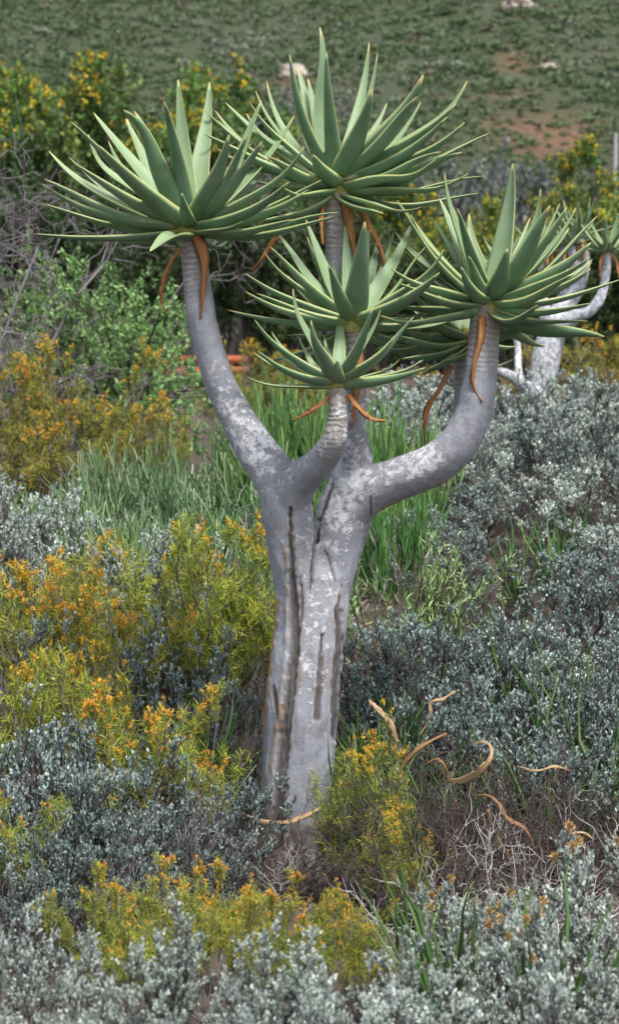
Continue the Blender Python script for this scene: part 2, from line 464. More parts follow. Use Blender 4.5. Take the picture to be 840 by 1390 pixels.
red_spots = [(hill_hit(x, y), s) for x, y, s in ((750, 195, 2.0), (712, 180, 1.3), (790, 188, 1.5), (700, 85, .8), (400, 110, .9), (690, 135, .6), (735, 165, .6))]
def red_attr(V):
    a = np.zeros(len(V))
    for p, s in red_spots:
        d2 = ((V[:, 0] - p[0]) / (s * 1.2)) ** 2 + ((V[:, 1] - p[1]) / (s * 1.5)) ** 2
        a = np.maximum(a, np.exp(-d2))
    return {'redsoil': a}
sheet('hillside', np.linspace(-170, 170, 260), np.concatenate([np.linspace(65, 140, 110), np.linspace(142, 300, 60)]), M['hill'], .03, red_attr)

def hill_scrub():
    r = np.random.default_rng(5)
    n = 15000
    x = r.uniform(-27, 27, n); y = 67 + 68 * r.uniform(0, 1, n) ** 1.12
    red = red_attr(np.stack([x, y, 0 * x], -1))['redsoil']
    keep = r.uniform(0, 1, n) > red * .75
    x, y = x[keep], y[keep]; n = len(x)
    size = .16 + .34 * r.uniform(0, 1, n) ** 2.5 + .5 * (r.uniform(0, 1, n) > .985)
    patch = np.sin(x * .35 + y * .13) + np.sin(y * .41 - x * .12 + 2) + r.normal(0, .8, n)
    cls = np.where(patch > 1.2, r.uniform(.55, .82, n), r.uniform(.0, .5, n))
    cls = np.where(r.uniform(0, 1, n) > .93, r.uniform(.88, 1, n), cls)
    per = 46; m = n * per
    b = np.repeat(np.arange(n), per)
    d = norm(r.normal(0, 1, (m, 3))); d[:, 2] = np.abs(d[:, 2]) * .9
    c = np.stack([x, y, ground_z(x, y)], -1)[b] + d * (size[b] * r.uniform(.4, 1.15, m))[:, None] * np.array([1.25, 1.25, .85])
    D = norm(r.normal(0, 1, (m, 3))); N = norm(r.normal(0, .6, (m, 3)) + np.array([0, -.2, 1])); S = norm(np.cross(D, N))
    l = (.07 + .09 * size[b])[:, None] * r.uniform(.7, 1.3, (m, 1))
    V = np.stack([c - D * l, c + S * l * .55, c + D * l, c - S * l * .55], 1)
    me = mesh_data('hill_scrub', V, np.arange(m * 4).reshape(-1, 4), None, M['hill_scrub'], {'tone': np.repeat(np.clip(cls[b] + r.normal(0, .05, m), 0, 1), 4)})
    o = link('hill_scrub', me)
    tag(o, 'low mixed green and grey scrub covering the distant hillside', 'scrub', None, 'stuff')
hill_scrub()

def rock(x, y, w, h, seed, label):
    p = hill_hit(x, y)
    s = ppm(p[1])
    import bmesh
    bm = bmesh.new(); bmesh.ops.create_icosphere(bm, subdivisions=3, radius=1)
    for v in bm.verts:
        k = 1 + .45 * noise.noise(v.co * 1.3 + Vector((seed, 0, 0))) + .18 * noise.noise(v.co * 3.7)
        v.co = Vector((v.co.x * w / s * .5 * k, v.co.y * w / s * .4 * k, v.co.z * h / s * .6 * k))
    me = bpy.data.meshes.new('rock'); bm.to_mesh(me); bm.free(); me.materials.append(M['rock'])
    o = link('rock', me, None, (p[0], p[1], ground_z(p[0], p[1]) + h / s * .2))
    tag(o, label, 'rock')
rock(398, 106, 42, 22, 3, 'pinkish boulder on the hillside behind the tallest leaf rosette')
rock(705, 12, 42, 22, 7, 'grey rock outcrop high on the hillside above the bare red soil')
rock(745, 95, 26, 10, 11, 'small low rock on the hillside near the bare red soil')

# ------------------------------------------------------------------ the quiver tree
LEAF_K = 15
_u = np.array([-1, -.84, -.42, 0, .42, .84, 1, .84, .42, 0, -.42, -.84])
_edge = np.array([1, .12, 0, 0, 0, .12, 1, .12, 0, 0, 0, .12.__float__()])
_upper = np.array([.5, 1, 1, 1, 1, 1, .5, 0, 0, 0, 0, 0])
def aloe_leaf(B, T, axis, width, bend, roll=0.0, chan=.42, lean=0.0, hook=0.0):
    """a fleshy channelled leaf from B to T, its upper face turned to the rosette's axis"""
    B, T = np.asarray(B, float), np.asarray(T, float)
    ch = T - B; L = np.linalg.norm(ch)
    d = ch / L
    rad = d - axis * (d @ axis)
    if np.linalg.norm(rad) < .05: rad = np.array([.1, .3, 0.])
    rad = rad / np.linalg.norm(rad)
    a, b = d @ axis, d @ rad
    N = b * axis - a * rad
    N0 = N
    N = norm(N + np.array([0, lean, 0]) - d * (d[1] * lean))
    C = (B + T) / 2 - N0 * L * bend
    t = np.linspace(0, 1, LEAF_K)[:, None] ** .9
    ctr = (1 - t) ** 2 * B + 2 * t * (1 - t) * C + t ** 2 * T
    ctr = ctr + N0 * (hook * L * np.sin(t * np.pi * 2) * t)
    tan = norm(np.gradient(ctr, axis=0))
    Nn = norm(N[None] - tan * (tan @ N)[:, None])
    S = np.cross(tan, Nn)
    if roll:
        Nn, S = Nn * math.cos(roll) + S * math.sin(roll), S * math.cos(roll) - Nn * math.sin(roll)
    tt = t[:, 0]
    w = width * .5 * 1.12 * np.minimum(1, .86 + tt * 1.1) * (1 - .9 * tt ** 1.4) * np.where(tt > .95, np.sqrt(np.clip((1.012 - tt) / .062, 0, 1)), 1)
    th = w * (.62 + .25 * tt)
    zt = np.array([chan * u * u for u in _u[:7]]) + 0
    V = np.zeros((LEAF_K, 12, 3))
    for k, u in enumerate(_u):
        if k <= 6: z = chan * (u * u - .55)
        else: z = chan * .45 - 1.0 * (1 - u * u) ** .55 * 1.0
        zz = z * th * (1.0 if k > 6 else 1.0)
        V[:, k] = ctr + S * (w * u)[:, None] + Nn * zz[:, None]
    i = np.arange(LEAF_K - 1)[:, None] * 12; j = np.arange(12)[None]; j2 = (j + 1) % 12
    Q = np.stack([i + j, i + j2, i + 12 + j2, i + 12 + j], -1).reshape(-1, 4)
    e = (LEAF_K - 1) * 12
    Q = np.concatenate([Q, e + np.array([[0, 1, 11, 11], ])[:0].reshape(0, 4)]) if False else Q
    cap = e + np.array([[0, 1, 2, 11], [2, 3, 10, 11], [3, 4, 9, 10], [4, 5, 8, 9], [5, 6, 7, 8]])
    capb = np.array([[11, 2, 1, 0], [11, 10, 3, 2], [10, 9, 4, 3], [9, 8, 5, 4], [8, 7, 6, 5]])
    Q = np.concatenate([Q, cap, capb])[:, ::-1]
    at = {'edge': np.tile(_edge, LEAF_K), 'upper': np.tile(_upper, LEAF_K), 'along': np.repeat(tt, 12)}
    # the blunt tip is pale like the margin
    at['edge'] = np.maximum(at['edge'], np.repeat(smooth(.9, 1.0, tt), 12))
    return V.reshape(-1, 3), Q, at

def dry_strip(pts, widths, twist, thick=.002, seed=0, chan=.6):
    """a withered, curled leaf: a channelled ribbon with thickness along pts"""
    pts = np.asarray(pts, float)
    K = 24
    s = np.linspace(0, len(pts) - 1, K)
    # Catmull-Rom through the points
    pp = np.concatenate([[2 * pts[0] - pts[1]], pts, [2 * pts[-1] - pts[-2]]])
    C = []
    for v in s:
        i = min(int(v), len(pts) - 2); f = v - i
        p0, p1, p2, p3 = pp[i], pp[i + 1], pp[i + 2], pp[i + 3]
        C.append(.5 * (2 * p1 + (p2 - p0) * f + (2 * p0 - 5 * p1 + 4 * p2 - p3) * f * f + (3 * p1 - p0 - 3 * p2 + p3) * f ** 3))
    C = np.array(C); T = norm(np.gradient(C, axis=0))
    W = np.interp(s, np.linspace(0, len(pts) - 1, len(widths)), widths)
    r = np.random.default_rng(seed)
    W = W * (1 + np.interp(np.arange(K), np.linspace(0, K - 1, 7), r.normal(0, .16, 7)))
    ang = np.linspace(twist[0], twist[1], K)
    side0 = norm(np.cross(T, np.array([0.1, 1.0, 0.1]))); n0 = np.cross(side0, T)
    S = side0 * np.cos(ang)[:, None] + n0 * np.sin(ang)[:, None]; N = np.cross(S, T)
    V = np.zeros((K, 8, 3))
    us = [-1, -.5, 0.05, .55, 1, .55, .05, -.5]
    for k, u in enumerate(us):
        up = chan * u * u * W * .5 + (thick if 0 < k < 4 else 0) + np.interp(np.arange(K), np.linspace(0, K - 1, 9), r.normal(0, .0022, 9))
        V[:, k] = C + S * (u * W * .5)[:, None] + N * up[:, None]
    i = np.arange(K - 1)[:, None] * 8; j = np.arange(8)[None]; j2 = (j + 1) % 8
    Q = np.stack([i + j, i + j2, i + 8 + j2, i + 8 + j], -1).reshape(-1, 4)
    e = (K - 1) * 8
    cap = np.array([[0, 1, 6, 7], [1, 2, 5, 6], [2, 3, 4, 5]])
    Q = np.concatenate([Q, e + cap, cap[:, ::-1]])[:, ::-1]
    return V.reshape(-1, 3), Q, {'across': np.tile(np.array(us), K), 'along': np.repeat(np.linspace(0, 1, K), 8)}

def remesh_tree(name, chains, voxel, root_loc, smooth_it=8):
    """branches given as [(point, radius), ...] chains joined into one continuous bark surface"""
    V, Q, n = [], [], 0
    for ch in chains:
        pts = np.array([c[0] for c in ch], float); rad = np.array([c[1] for c in ch], float)
        m = len(pts); K = max(6, int(8 * (m - 1)) + 1)
        s = np.linspace(0, m - 1, K)
        pp = np.concatenate([[2 * pts[0] - pts[1]], pts, [2 * pts[-1] - pts[-2]]])
        C = []
        for v in s:
            i = min(int(v), m - 2); f = v - i
            p0, p1, p2, p3 = pp[i], pp[i + 1], pp[i + 2], pp[i + 3]
            C.append(.5 * (2 * p1 + (p2 - p0) * f + (2 * p0 - 5 * p1 + 4 * p2 - p3) * f * f + (3 * p1 - p0 - 3 * p2 + p3) * f ** 3))
        C = np.array(C); R = np.interp(s, np.arange(m), rad)
        # rounded ends
        T0 = norm(C[0] - C[1]); T1 = norm(C[-1] - C[-2])
        C = np.concatenate([[C[0] + T0 * R[0] * .5], C, [C[-1] + T1 * R[-1] * .5]]); R = np.concatenate([[R[0] * .6], R, [R[-1] * .6]])
        v, q = tubes(C[None], R[None], 20)
        K = len(C)
        caps = []
        for b0 in (0, (K - 1) * 20):
            idx = list(range(b0, b0 + 20))
            for k in range(1, 18, 2):
                f = [idx[0], idx[k], idx[k + 1], idx[k + 2]]
                caps.append(f[::-1] if b0 == 0 else f)
        q = np.concatenate([q, np.array(caps)])
        V.append(v); Q.append(q + n); n += len(v)
    me = mesh_data(name + '_raw', np.concatenate(V), np.concatenate(Q))
    o = bpy.data.objects.new(name + '_raw', me); COL.objects.link(o)
    rm = o.modifiers.new('r', 'REMESH'); rm.mode = 'VOXEL'; rm.voxel_size = voxel
    sm = o.modifiers.new('s', 'SMOOTH'); sm.factor = .5; sm.iterations = smooth_it
    dg = bpy.context.evaluated_depsgraph_get()
    m2 = bpy.data.meshes.new_from_object(o.evaluated_get(dg))
    bpy.data.objects.remove(o); bpy.data.meshes.remove(me)
    co = np.zeros(len(m2.vertices) * 3, np.float32); m2.vertices.foreach_get('co', co)
    no = np.zeros(len(m2.vertices) * 3, np.float32); m2.vertices.foreach_get('normal', no)
    return m2, co.reshape(-1, 3).astype(float), no.reshape(-1, 3).astype(float)

def to_px(V):
    d = V - EYE
    f = d[:, 1] * CP - d[:, 2] * SP; u = d[:, 1] * SP + d[:, 2] * CP
    return np.stack([420 + FPX * d[:, 0] / f, 695 - FPX * u / f], -1)

def poly_dist(p, line):
    best = np.full(len(p), 1e9); tb = np.zeros(len(p)); acc = 0
    line = np.asarray(line, float)
    for k in range(len(line) - 1):
        a, b = line[k], line[k + 1]; ab = b - a
        t = np.clip(((p - a) @ ab) / (ab @ ab), 0, 1)
        d = np.linalg.norm(p - (a + t[:, None] * ab), axis=1)
        m = d < best
        best[m] = d[m]; tb[m] = (k + t[m]) / (len(line) - 1)
    return best, tb

TREE = np.array([P(398, 1180, 8.0)[0], 8.0, 0.0])
def chain(spec):
    return [(P(x, y, Y), w / 2 / ppm(Y)) for x, y, Y, w in spec]

CH = [
    chain([(392, 1215, 8.0, 104), (394, 1120, 8.0, 92), (404, 1040, 8.0, 98), (411, 960, 8.0, 104), (417, 890, 8.0, 100), (422, 830, 8.0, 94), (424, 780, 8.0, 92)]),
    chain([(413, 900, 8.0, 78), (405, 800, 7.97, 66), (397, 740, 7.95, 68), (389, 690, 7.94, 70), (374, 650, 7.95, 62), (340, 598, 7.98, 53), (304, 532, 8.0, 43), (283, 470, 8.0, 40), (272, 420, 8.0, 40), (264, 350, 8.0, 36), (260, 312, 8.0, 36)]),
    chain([(425, 900, 8.0, 80), (443, 800, 8.03, 66), (456, 740, 8.05, 72), (470, 690, 8.06, 76), (479, 640, 8.08, 58), (476, 590, 8.1, 46), (469, 540, 8.12, 42), (464, 460, 8.14, 40), (463, 350, 8.15, 41), (459, 300, 8.15, 40), (457, 262, 8.15, 38)]),
    chain([(388, 690, 7.93, 58), (405, 655, 7.88, 52), (432, 630, 7.8, 46), (452, 600, 7.72, 36), (458, 570, 7.7, 28), (458, 530, 7.7, 25)]),
    chain([(458, 720, 8.05, 60), (490, 672, 8.03, 66), (535, 652, 8.0, 58), (580, 634, 7.96, 57), (618, 606, 7.93, 55), (641, 566, 7.91, 51), (651, 515, 7.9, 46), (656, 465, 7.9, 42), (659, 415, 7.9, 40)]),
    chain([(612, 614, 7.99, 40), (624, 585, 8.08, 29), (628, 545, 8.14, 27), (630, 500, 8.16, 27), (633, 458, 8.16, 26)]),
    chain([(478, 640, 8.03, 36), (482, 590, 7.97, 27), (484, 520, 7.9, 25), (481, 440, 7.87, 24)]),
    # root flare
    chain([(392, 1150, 8.0, 70), (368, 1190, 7.97, 52), (345, 1215, 7.94, 34)]),
    chain([(396, 1150, 8.0, 70), (420, 1190, 7.93, 56), (445, 1220, 7.88, 34)]),
]
me, co, no = remesh_tree('trunk', CH, .0058, TREE)
tip_ends = [c[-1][0] for c in (CH[1], CH[2], CH[3], CH[4], CH[5], CH[6])]
px = to_px(co)
front = smooth(.25, -.15, no[:, 1])
CRACKS = [  # line, half width px, depth m, end taper
    ([(394, 690), (395, 756), (398, 812), (400, 874), (394, 935), (386, 997), (379, 1060), (376, 1150)], 7.4, .018),
    ([(464, 796), (459, 827), (461, 874), (458, 935), (456, 1000)], 6.0, .016),
    ([(437, 862), (434, 920), (430, 975)], 4.2, .011),
    ([(407, 783), (410, 800), (410, 832), (405, 870)], 1.9, .007),
    ([(452, 654), (443, 680), (433, 712)], 2.4, .008),
    ([(440, 745), (450, 765), (456, 790)], 1.8, .006),
    ([(433, 704), (430, 735), (424, 770), (421, 800)], 2.6, .016),
    ([(503, 672), (504, 685), (502, 700)], 1.0, .003),
    ([(372, 930), (376, 975)], 3.0, .005),
]
crack = np.zeros(len(co)); tan = np.zeros(len(co)); disp = np.zeros(len(co))
for i_, (line, hw, dep) in enumerate(CRACKS):
    d, t = poly_dist(px, line)
    wob = np.array([noise.noise(Vector((v[0] * 22 + i_, v[1] * 22, v[2] * 14))) for v in co]) if i_ < 4 else 0
    wb2 = np.array([noise.fractal(Vector((v[0] * 60, v[1] * 60 + i_ * 3, v[2] * 30)), 1.0, 2.0, 2) for v in co]) if i_ < 4 else 0
    d = np.abs(d + wob * hw * .5 + wb2 * hw * .35)
    h = hw * (.10 + 1.0 * np.sin(np.pi * np.clip(.02 + (.6 if i_ < 3 else .96) * t, 0, 1)) ** .55) * (1 + .45 * wob)
    e = smooth(1.2, .6, d / h) * front * (.82 + .18 * wb2)
    crack = np.maximum(crack, e)
    disp -= dep * e
    rim = np.exp(-((d / h - 1.5) / .3) ** 2) * front * np.clip(.45 + 1.6 * wob, 0, 1)
    disp += .004 * rim
    tan = np.maximum(tan, rim * (.8 if i_ in (0, 3) else .35))
# peeled tan edge on one flank, brown line under the big limb
for line, hw, a in (([(377, 815), (367, 905), (356, 997), (354, 1020)], 3.4, 1), ([(506, 696), (540, 682), (580, 668), (612, 648)], 2.0, .8), ([(381, 958), (378, 990)], 3.2, .9)):
    d, t = poly_dist(px, line)
    e = smooth(1.3, .5, (d + 1.6 * np.sin(px[:, 1] * .31) * np.sin(px[:, 1] * .083 + 1)) / hw) * smooth(.6, .1, no[:, 1]) * a
    tan = np.maximum(tan, e); disp += .003 * e
for k in range(7):      # furrows on the faces turned away from the camera
    az = .5 + k * .38; 
    ax = np.interp(co[:, 2], [0, .6, 1.1], [TREE[0], TREE[0] + .04, TREE[0] + .05])
    ang = np.arctan2(co[:, 1] - 8.0, co[:, 0] - ax)
    e = smooth(.09, .03, np.abs(ang - az - .12 * np.sin(co[:, 2] * 5 + k))) * smooth(1.0, .7, co[:, 2]) * (1 - front)
    crack = np.maximum(crack, e); disp -= .01 * e
lumps = np.array([noise.fractal(Vector((v[0] * 7, v[1] * 7, v[2] * 4)), 1.0, 2.0, 3) for v in co])
fine = np.array([noise.noise(Vector((v[0] * 40, v[1] * 40, v[2] * 22))) for v in co])
thickn = np.clip((px[:, 1] - 380) / 400, .25, 1)
ridge = np.array([noise.fractal(Vector((v[0] * 26, v[1] * 26, v[2] * 2.2)), 1.0, 2.0, 2) for v in co])
disp += .0065 * lumps * thickn + .0015 * fine + .0042 * ridge * smooth(640, 800, px[:, 1])
co2 = co + no * disp[:, None]
lich = np.zeros(len(co))
for x, y, s, a in ((345, 600, 38, 1), (318, 548, 28, .8), (372, 640, 26, .5), (468, 640, 34, 1.1), (455, 690, 34, 1), (470, 600, 20, .9), (440, 740, 34, .7), (420, 690, 25, .5), (575, 630, 28, 1.1), (530, 650, 26, .6), (430, 800, 30, .6), (430, 900, 34, .6), (425, 850, 24, .6), (405, 920, 22, .5), (300, 510, 18, .4), (478, 560, 18, 1)):
    lich = np.maximum(lich, a * np.exp(-((px[:, 0] - x) ** 2 + (px[:, 1] - y) ** 2) / (2 * s * s)))
lich -= .55 * smooth(.2, .5, -no[:, 2])
tipd = np.min([np.linalg.norm(co - e, axis=1) for e in tip_ends], axis=0)
me.vertices.foreach_set('co', (co2 - TREE).astype(np.float32).ravel())
for k, a in (('crack', np.clip(crack, 0, 1)), ('tan', np.clip(tan, 0, 1)), ('lichen', lich), ('tipd', tipd), ('soil', .75 * smooth(.42, .0, co[:, 2]))):  # last mask holds the painted shade and staining, strongest at ground level
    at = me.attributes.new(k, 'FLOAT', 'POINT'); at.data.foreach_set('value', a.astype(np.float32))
me.polygons.foreach_set('use_smooth', np.ones(len(me.polygons), bool))
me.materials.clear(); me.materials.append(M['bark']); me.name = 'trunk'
tree = empty('quiver_tree', TREE)
tag(tree, 'large quiver tree with forked grey cracked trunk and six big green leaf rosettes', 'tree')
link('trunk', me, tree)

def core_mesh(c, axis, R, H, O):
    prof = [(1.0, -.55), (1.12, -.3), (1.05, 0), (.8, .25), (.4, .45), (.05, .55)]
    C = np.array([[c + axis * (h * H) for _, h in prof]]); Rr = np.array([[r * R for r, _ in prof]])
    V, Q = tubes(C, Rr, 14)
    return mesh_data('heart', V - O, Q, None, M['core'], None, True)

def rosette(root, O, c, axis, Lmax, leaves, R, seed, extra=8, elx=(15, 60), mat=None, extra_w=.07, jig=.9, lateral=12):
    """c: growing point; leaves: (tip x, tip y, side -1 front / +1 back, width px[, bend[, length factor]])"""
    r = np.random.default_rng(seed)
    axis = norm(np.asarray(axis, float))
    ro = link('rosette', core_mesh(c - axis * R * .35, axis, R * 1.2, R * 2.2, O), root)
    Yc = c[1]
    def put(B, T, w, b, roll, lean=0.0):
        V, Q, at = aloe_leaf(B, T, axis, w, b, roll, .42, lean, r.normal(0, .022))
        link('leaf', mesh_data('leaf', V - O, Q, None, mat or M['aloe'], at, True), ro)
    for lf in leaves:
        x, y, side, w = lf[:4]
        bend = lf[4] if len(lf) > 4 and lf[4] is not None else r.uniform(.02, .12)
        fac = lf[5] if len(lf) > 5 else r.uniform(.86, 1.0)
        T0 = P(x, y, Yc)
        proj = np.linalg.norm(T0 - c); L = Lmax * fac
        dy = side * max(.10 * L, math.sqrt(max(0, L * L - proj * proj)) * jig)
        T = P(x, y, Yc + dy)
        d = norm(T - c); el = d @ axis
        rad = norm(d - axis * el)
        B = c + rad * R * .75 + axis * (R * (-.9 + 1.5 * el))
        put(B, T, w / ppm(Yc), bend * 1.7 + .015, r.normal(0, .2), r.uniform(.35, .8) if side < 0 else -r.uniform(0, .35) * (el > .35) + .3 * (el < .25))
    for k in range(extra + lateral):
        az = math.radians(r.uniform(20, 160)); el = math.radians(r.uniform(*elx))
        if k >= extra:
            az = math.radians(r.uniform(-50, 50) + 180 * (k % 2)); el = math.radians(r.uniform(-4, 48))
        L = Lmax * r.uniform(.75, .95)
        h = norm(np.array([math.cos(az), math.sin(az), 0])); d = norm(h * math.cos(el) + axis * math.sin(el))
        B = c + h * R * .75 + axis * (R * (-.9 + 1.5 * math.sin(el)))
        put(B, c + d * L, extra_w * r.uniform(.8, 1.1), r.uniform(.05, .16), r.normal(0, .15), .4 if k >= extra and h[1] < 0 else 0)
    return ro

def dry_on(ro, O, spec, mat=None):
    for k, (pts, ws, tw) in enumerate(spec):
        q = [P(*p) for p in pts]; Y = pts[0][2]
        V, Q, at = dry_strip(q, np.array(ws) / ppm(Y), tw, seed=len(ro.children) + k)
        link('withered_leaf', mesh_data('withered_leaf', V - O, Q, None, mat or M['dry'], at, False), ro)

# --- rosette at the end of the long arching branch
c1 = P(258, 301, 8.0)
L1 = [(67, 205, 1, 30), (57.5, 249.5, -1, 28, .08), (54.5, 275, 1, 24, .06), (45, 317, -1, 20, .03), (132, 196, -1, 38, .02), (168, 149.5, -1, 32, -.05),
      (127.5, 153, 1, 30, .0), (183, 151, 1, 26, 0), (173, 161, 1, 20), (242, 108, 1, 28), (223, 137.5, -1, 26, -.06), (284.8, 111.5, 1, 34, .02),
      (311, 183, -1, 34, .05, .8), (356, 192, -1, 26), (355, 136, 1, 28), (399, 157, 1, 26, .06), (413, 199, -1, 18, .08), (392, 247, -1, 26, .07), (397, 258, 1, 24, .04),
      (460, 288, -1, 17, .05), (204, 341, -1, 30, -.10, .75), (247, 262, -1, 24, .10, .45), (111, 310, 1, 15), (344, 190, 1, 22), (311, 323, 1, 18), (150, 200, 1, 18), (157, 215, 1, 18, .03, .8), (94, 213, 1, 14),
      (330, 300, -1, 18, .03, .7), (300, 330, 1, 18, .0, .7), (215, 320, 1, 20, .02, .7)]
r1 = rosette(tree, TREE, c1, (-.06, -.10, 1), .585, L1, .040, 1, 6)
dry_on(r1, TREE, [([(266, 318, 7.94), (279, 352, 7.93), (277, 395, 7.93), (273, 433, 7.94)], [14, 15, 8, 2], (.2, .9)),
                  ([(248, 336, 7.95), (232, 358, 7.93), (222, 388, 7.94), (221, 408, 7.95), (227, 426, 7.95)], [7, 8, 7, 6, 3], (.6, 1.4))])
# --- tallest rosette
c2 = P(457, 243, 8.15)
L2 = [(434, 37, 1, 27, .05), (443, 71, -1, 22, .02), (393, 74, -1, 22, .08), (404, 90, 1, 26, .03), (362, 110, 1, 20), (501, 58, 1, 20), (512, 73, 1, 18), (505, 121, -1, 34, .05, .8),
      (574, 102, -1, 42, .05), (633.5, 110, 1, 34, .06), (571, 138, 1, 18), (602, 161, 1, 18), (630, 166, -1, 32, .06), (664, 180, 1, 24, .05), (626.6, 207, -1, 32, .07), (654, 239, -1, 17, .06), (572, 281, -1, 20, .04),
      (424.6, 210, -1, 34, .04, .5), (362, 212, -1, 26, .04, .75), (306, 139, 1, 34, .04), (292, 150, 1, 24), (296, 163, 1, 20), (336, 240, 1, 24), (352, 300, -1, 26, .05, .75), (373, 155, 1, 20), (422, 130, 1, 16), (525, 140, 1, 16, .02, .8), (540, 255, 1, 22, .03),
      (385, 255, -1, 24, .05, .7), (520, 290, -1, 26, .03, .7), (405, 300, 1, 24, .04, .75), (650, 262, 1, 16)]
r2 = rosette(tree, TREE, c2, (.05, -.08, 1), .57, L2, .042, 2, 6)
dry_on(r2, TREE, [([(470, 274, 8.08), (475, 305, 8.07), (482, 346, 8.08)], [17, 15, 5], (.1, .5)),
                  ([(484, 278, 8.1), (500, 300, 8.06), (517, 335, 8.06), (531, 388, 8.07)], [10, 11, 9, 3], (.4, 1.2)),
                  ([(440, 276, 8.1), (437, 300, 8.08), (439, 332, 8.08)], [8, 7, 4], (.5, .9)),
                  ([(420, 282, 8.1), (385, 310, 8.05), (362, 345, 8.05), (342, 370, 8.06)], [8, 9, 9, 3], (.3, 1.3))])
# --- middle rosette
c3 = P(479, 432, 7.87)
L3 = [(415, 298, 1, 26), (375, 314, 1, 20, .04), (367, 335, -1, 22, .03), (333, 371, -1, 23, .04), (310, 421, -1, 18, .04), (350, 493, 1, 13, .04), (448, 335, 1, 22, .02), (446, 360, -1, 23, .05, .75),
      (495, 301, -1, 36, .03), (517.6, 317, 1, 20), (534, 315, 1, 17), (559.5, 301, 1, 25, .04), (609, 349, 1, 22, .05), (596, 370, -1, 31, .06), (472, 341, 1, 16), (650, 418, -1, 20, .05),
      (560, 470, 1, 22, .05), (425, 470, 1, 20, .05), (390, 455, 1, 18, .04), (590, 460, 1, 20, .05), (545, 400, 1, 18)]
r3 = rosette(tree, TREE, c3, (0, -.08, 1), .455, L3, .030, 3, 6, extra_w=.055, lateral=10)
dry_on(r3, TREE, [([(488, 462, 7.83), (489, 490, 7.82), (486, 530, 7.82), (477, 580, 7.83)], [11, 13, 10, 3], (.0, .9))])
# --- small rosette on the short forward branch
c4 = P(457.5, 516, 7.7)
L4 = [(346, 434, -1, 19, .08), (351, 477, -1, 19, .09), (397.6, 392, 1, 20, .05), (422, 435, -1, 23, .07), (463.5, 412, 1, 19, .02), (505, 419, -1, 20, .06), (561, 430, -1, 19, .08),
      (577, 499, -1, 19, .05), (458, 488, -1, 23, .12, .36), (405, 457, 1, 12), (455, 470, 1, 11, .03, .6), (470, 457, 1, 12, .03, .7), (440, 455, 1, 12, .03, .7)]
r4 = rosette(tree, TREE, c4, (0, -.10, 1), .345, L4, .021, 4, 3, extra_w=.042, lateral=6)
dry_on(r4, TREE, [([(448, 538, 7.68), (428, 556, 7.66), (398, 572, 7.66)], [8, 9, 4], (.4, 1.0)),
                  ([(472, 535, 7.68), (486, 552, 7.66), (502, 566, 7.66), (523, 571, 7.66)], [6, 9, 8, 3], (.3, 1.0))])
# --- big rosette on the heavy limb
c5 = P(664, 404, 7.9)
L5 = [(695.5, 222, 1, 40, .03), (603, 235, 1, 22), (595, 267, 1, 24, .03), (620.6, 283, -1, 22, .02), (539, 272, 1, 36, .05), (536, 314, 1, 24), (530, 325, 1, 22), (589, 299, 1, 16), (733, 256.6, 1, 25), (746, 279, -1, 32, .05),
      (759, 276, 1, 22), (810, 293, 1, 26, .06), (801.6, 329, -1, 31, .05), (803.6, 352, 1, 20, .05), (842, 379, 1, 22, .05), (801.6, 411.6, -1, 20, .06), (797.6, 436, -1, 18, .05), (820, 457, -1, 32, .05), (729, 414, -1, 27, .16, .8),
      (779, 372, -1, 24, .07), (688, 337.5, -1, 34, .10, .6), (625.5, 362, -1, 24, .12, .6), (635.6, 347.6, -1, 22, .06, .62), (725, 335.5, -1, 14, .05, .6), (540, 384, -1, 24, .05), (505, 405, 1, 22, .05), (516, 428, -1, 22, .06), (770, 357, 1, 18), (719, 295, 1, 16),
      (560, 345, 1, 22), (740, 470, 1, 24, .05)]
r5 = rosette(tree, TREE, c5, (.04, -.08, 1), .475, L5, .041, 5, 6)
dry_on(r5, TREE, [([(655, 428, 7.84), (653, 460, 7.83), (645, 495, 7.83), (643, 520, 7.84), (655, 545, 7.84)], [11, 10, 8, 6, 3], (.2, 1.1))])
# --- lower rosette tucked behind the heavy limb
c6 = P(634, 455, 8.16)
L6 = [(520, 440, -1, 24, .07), (515, 470, 1, 26, .05), (545, 487, -1, 26, .06), (575, 503, -1, 24, .04, .8), (570, 509, 1, 16, .04), (700, 470, 1, 24), (690, 430, 1, 22), (560, 420, 1, 22), (600, 350, 1, 24), (650, 350, 1, 24), (740, 440, 1, 22), (530, 455, 1, 22), (600, 490, -1, 20, .05, .7)]
r6 = rosette(tree, TREE, c6, (-.08, -.05, 1), .36, L6, .028, 6, 3, lateral=6)
dry_on(r6, TREE, [([(611, 497, 8.1), (598, 528, 8.06), (580, 560, 8.06), (577, 608, 8.08)], [9, 10, 8, 3], (.3, 1.0))])

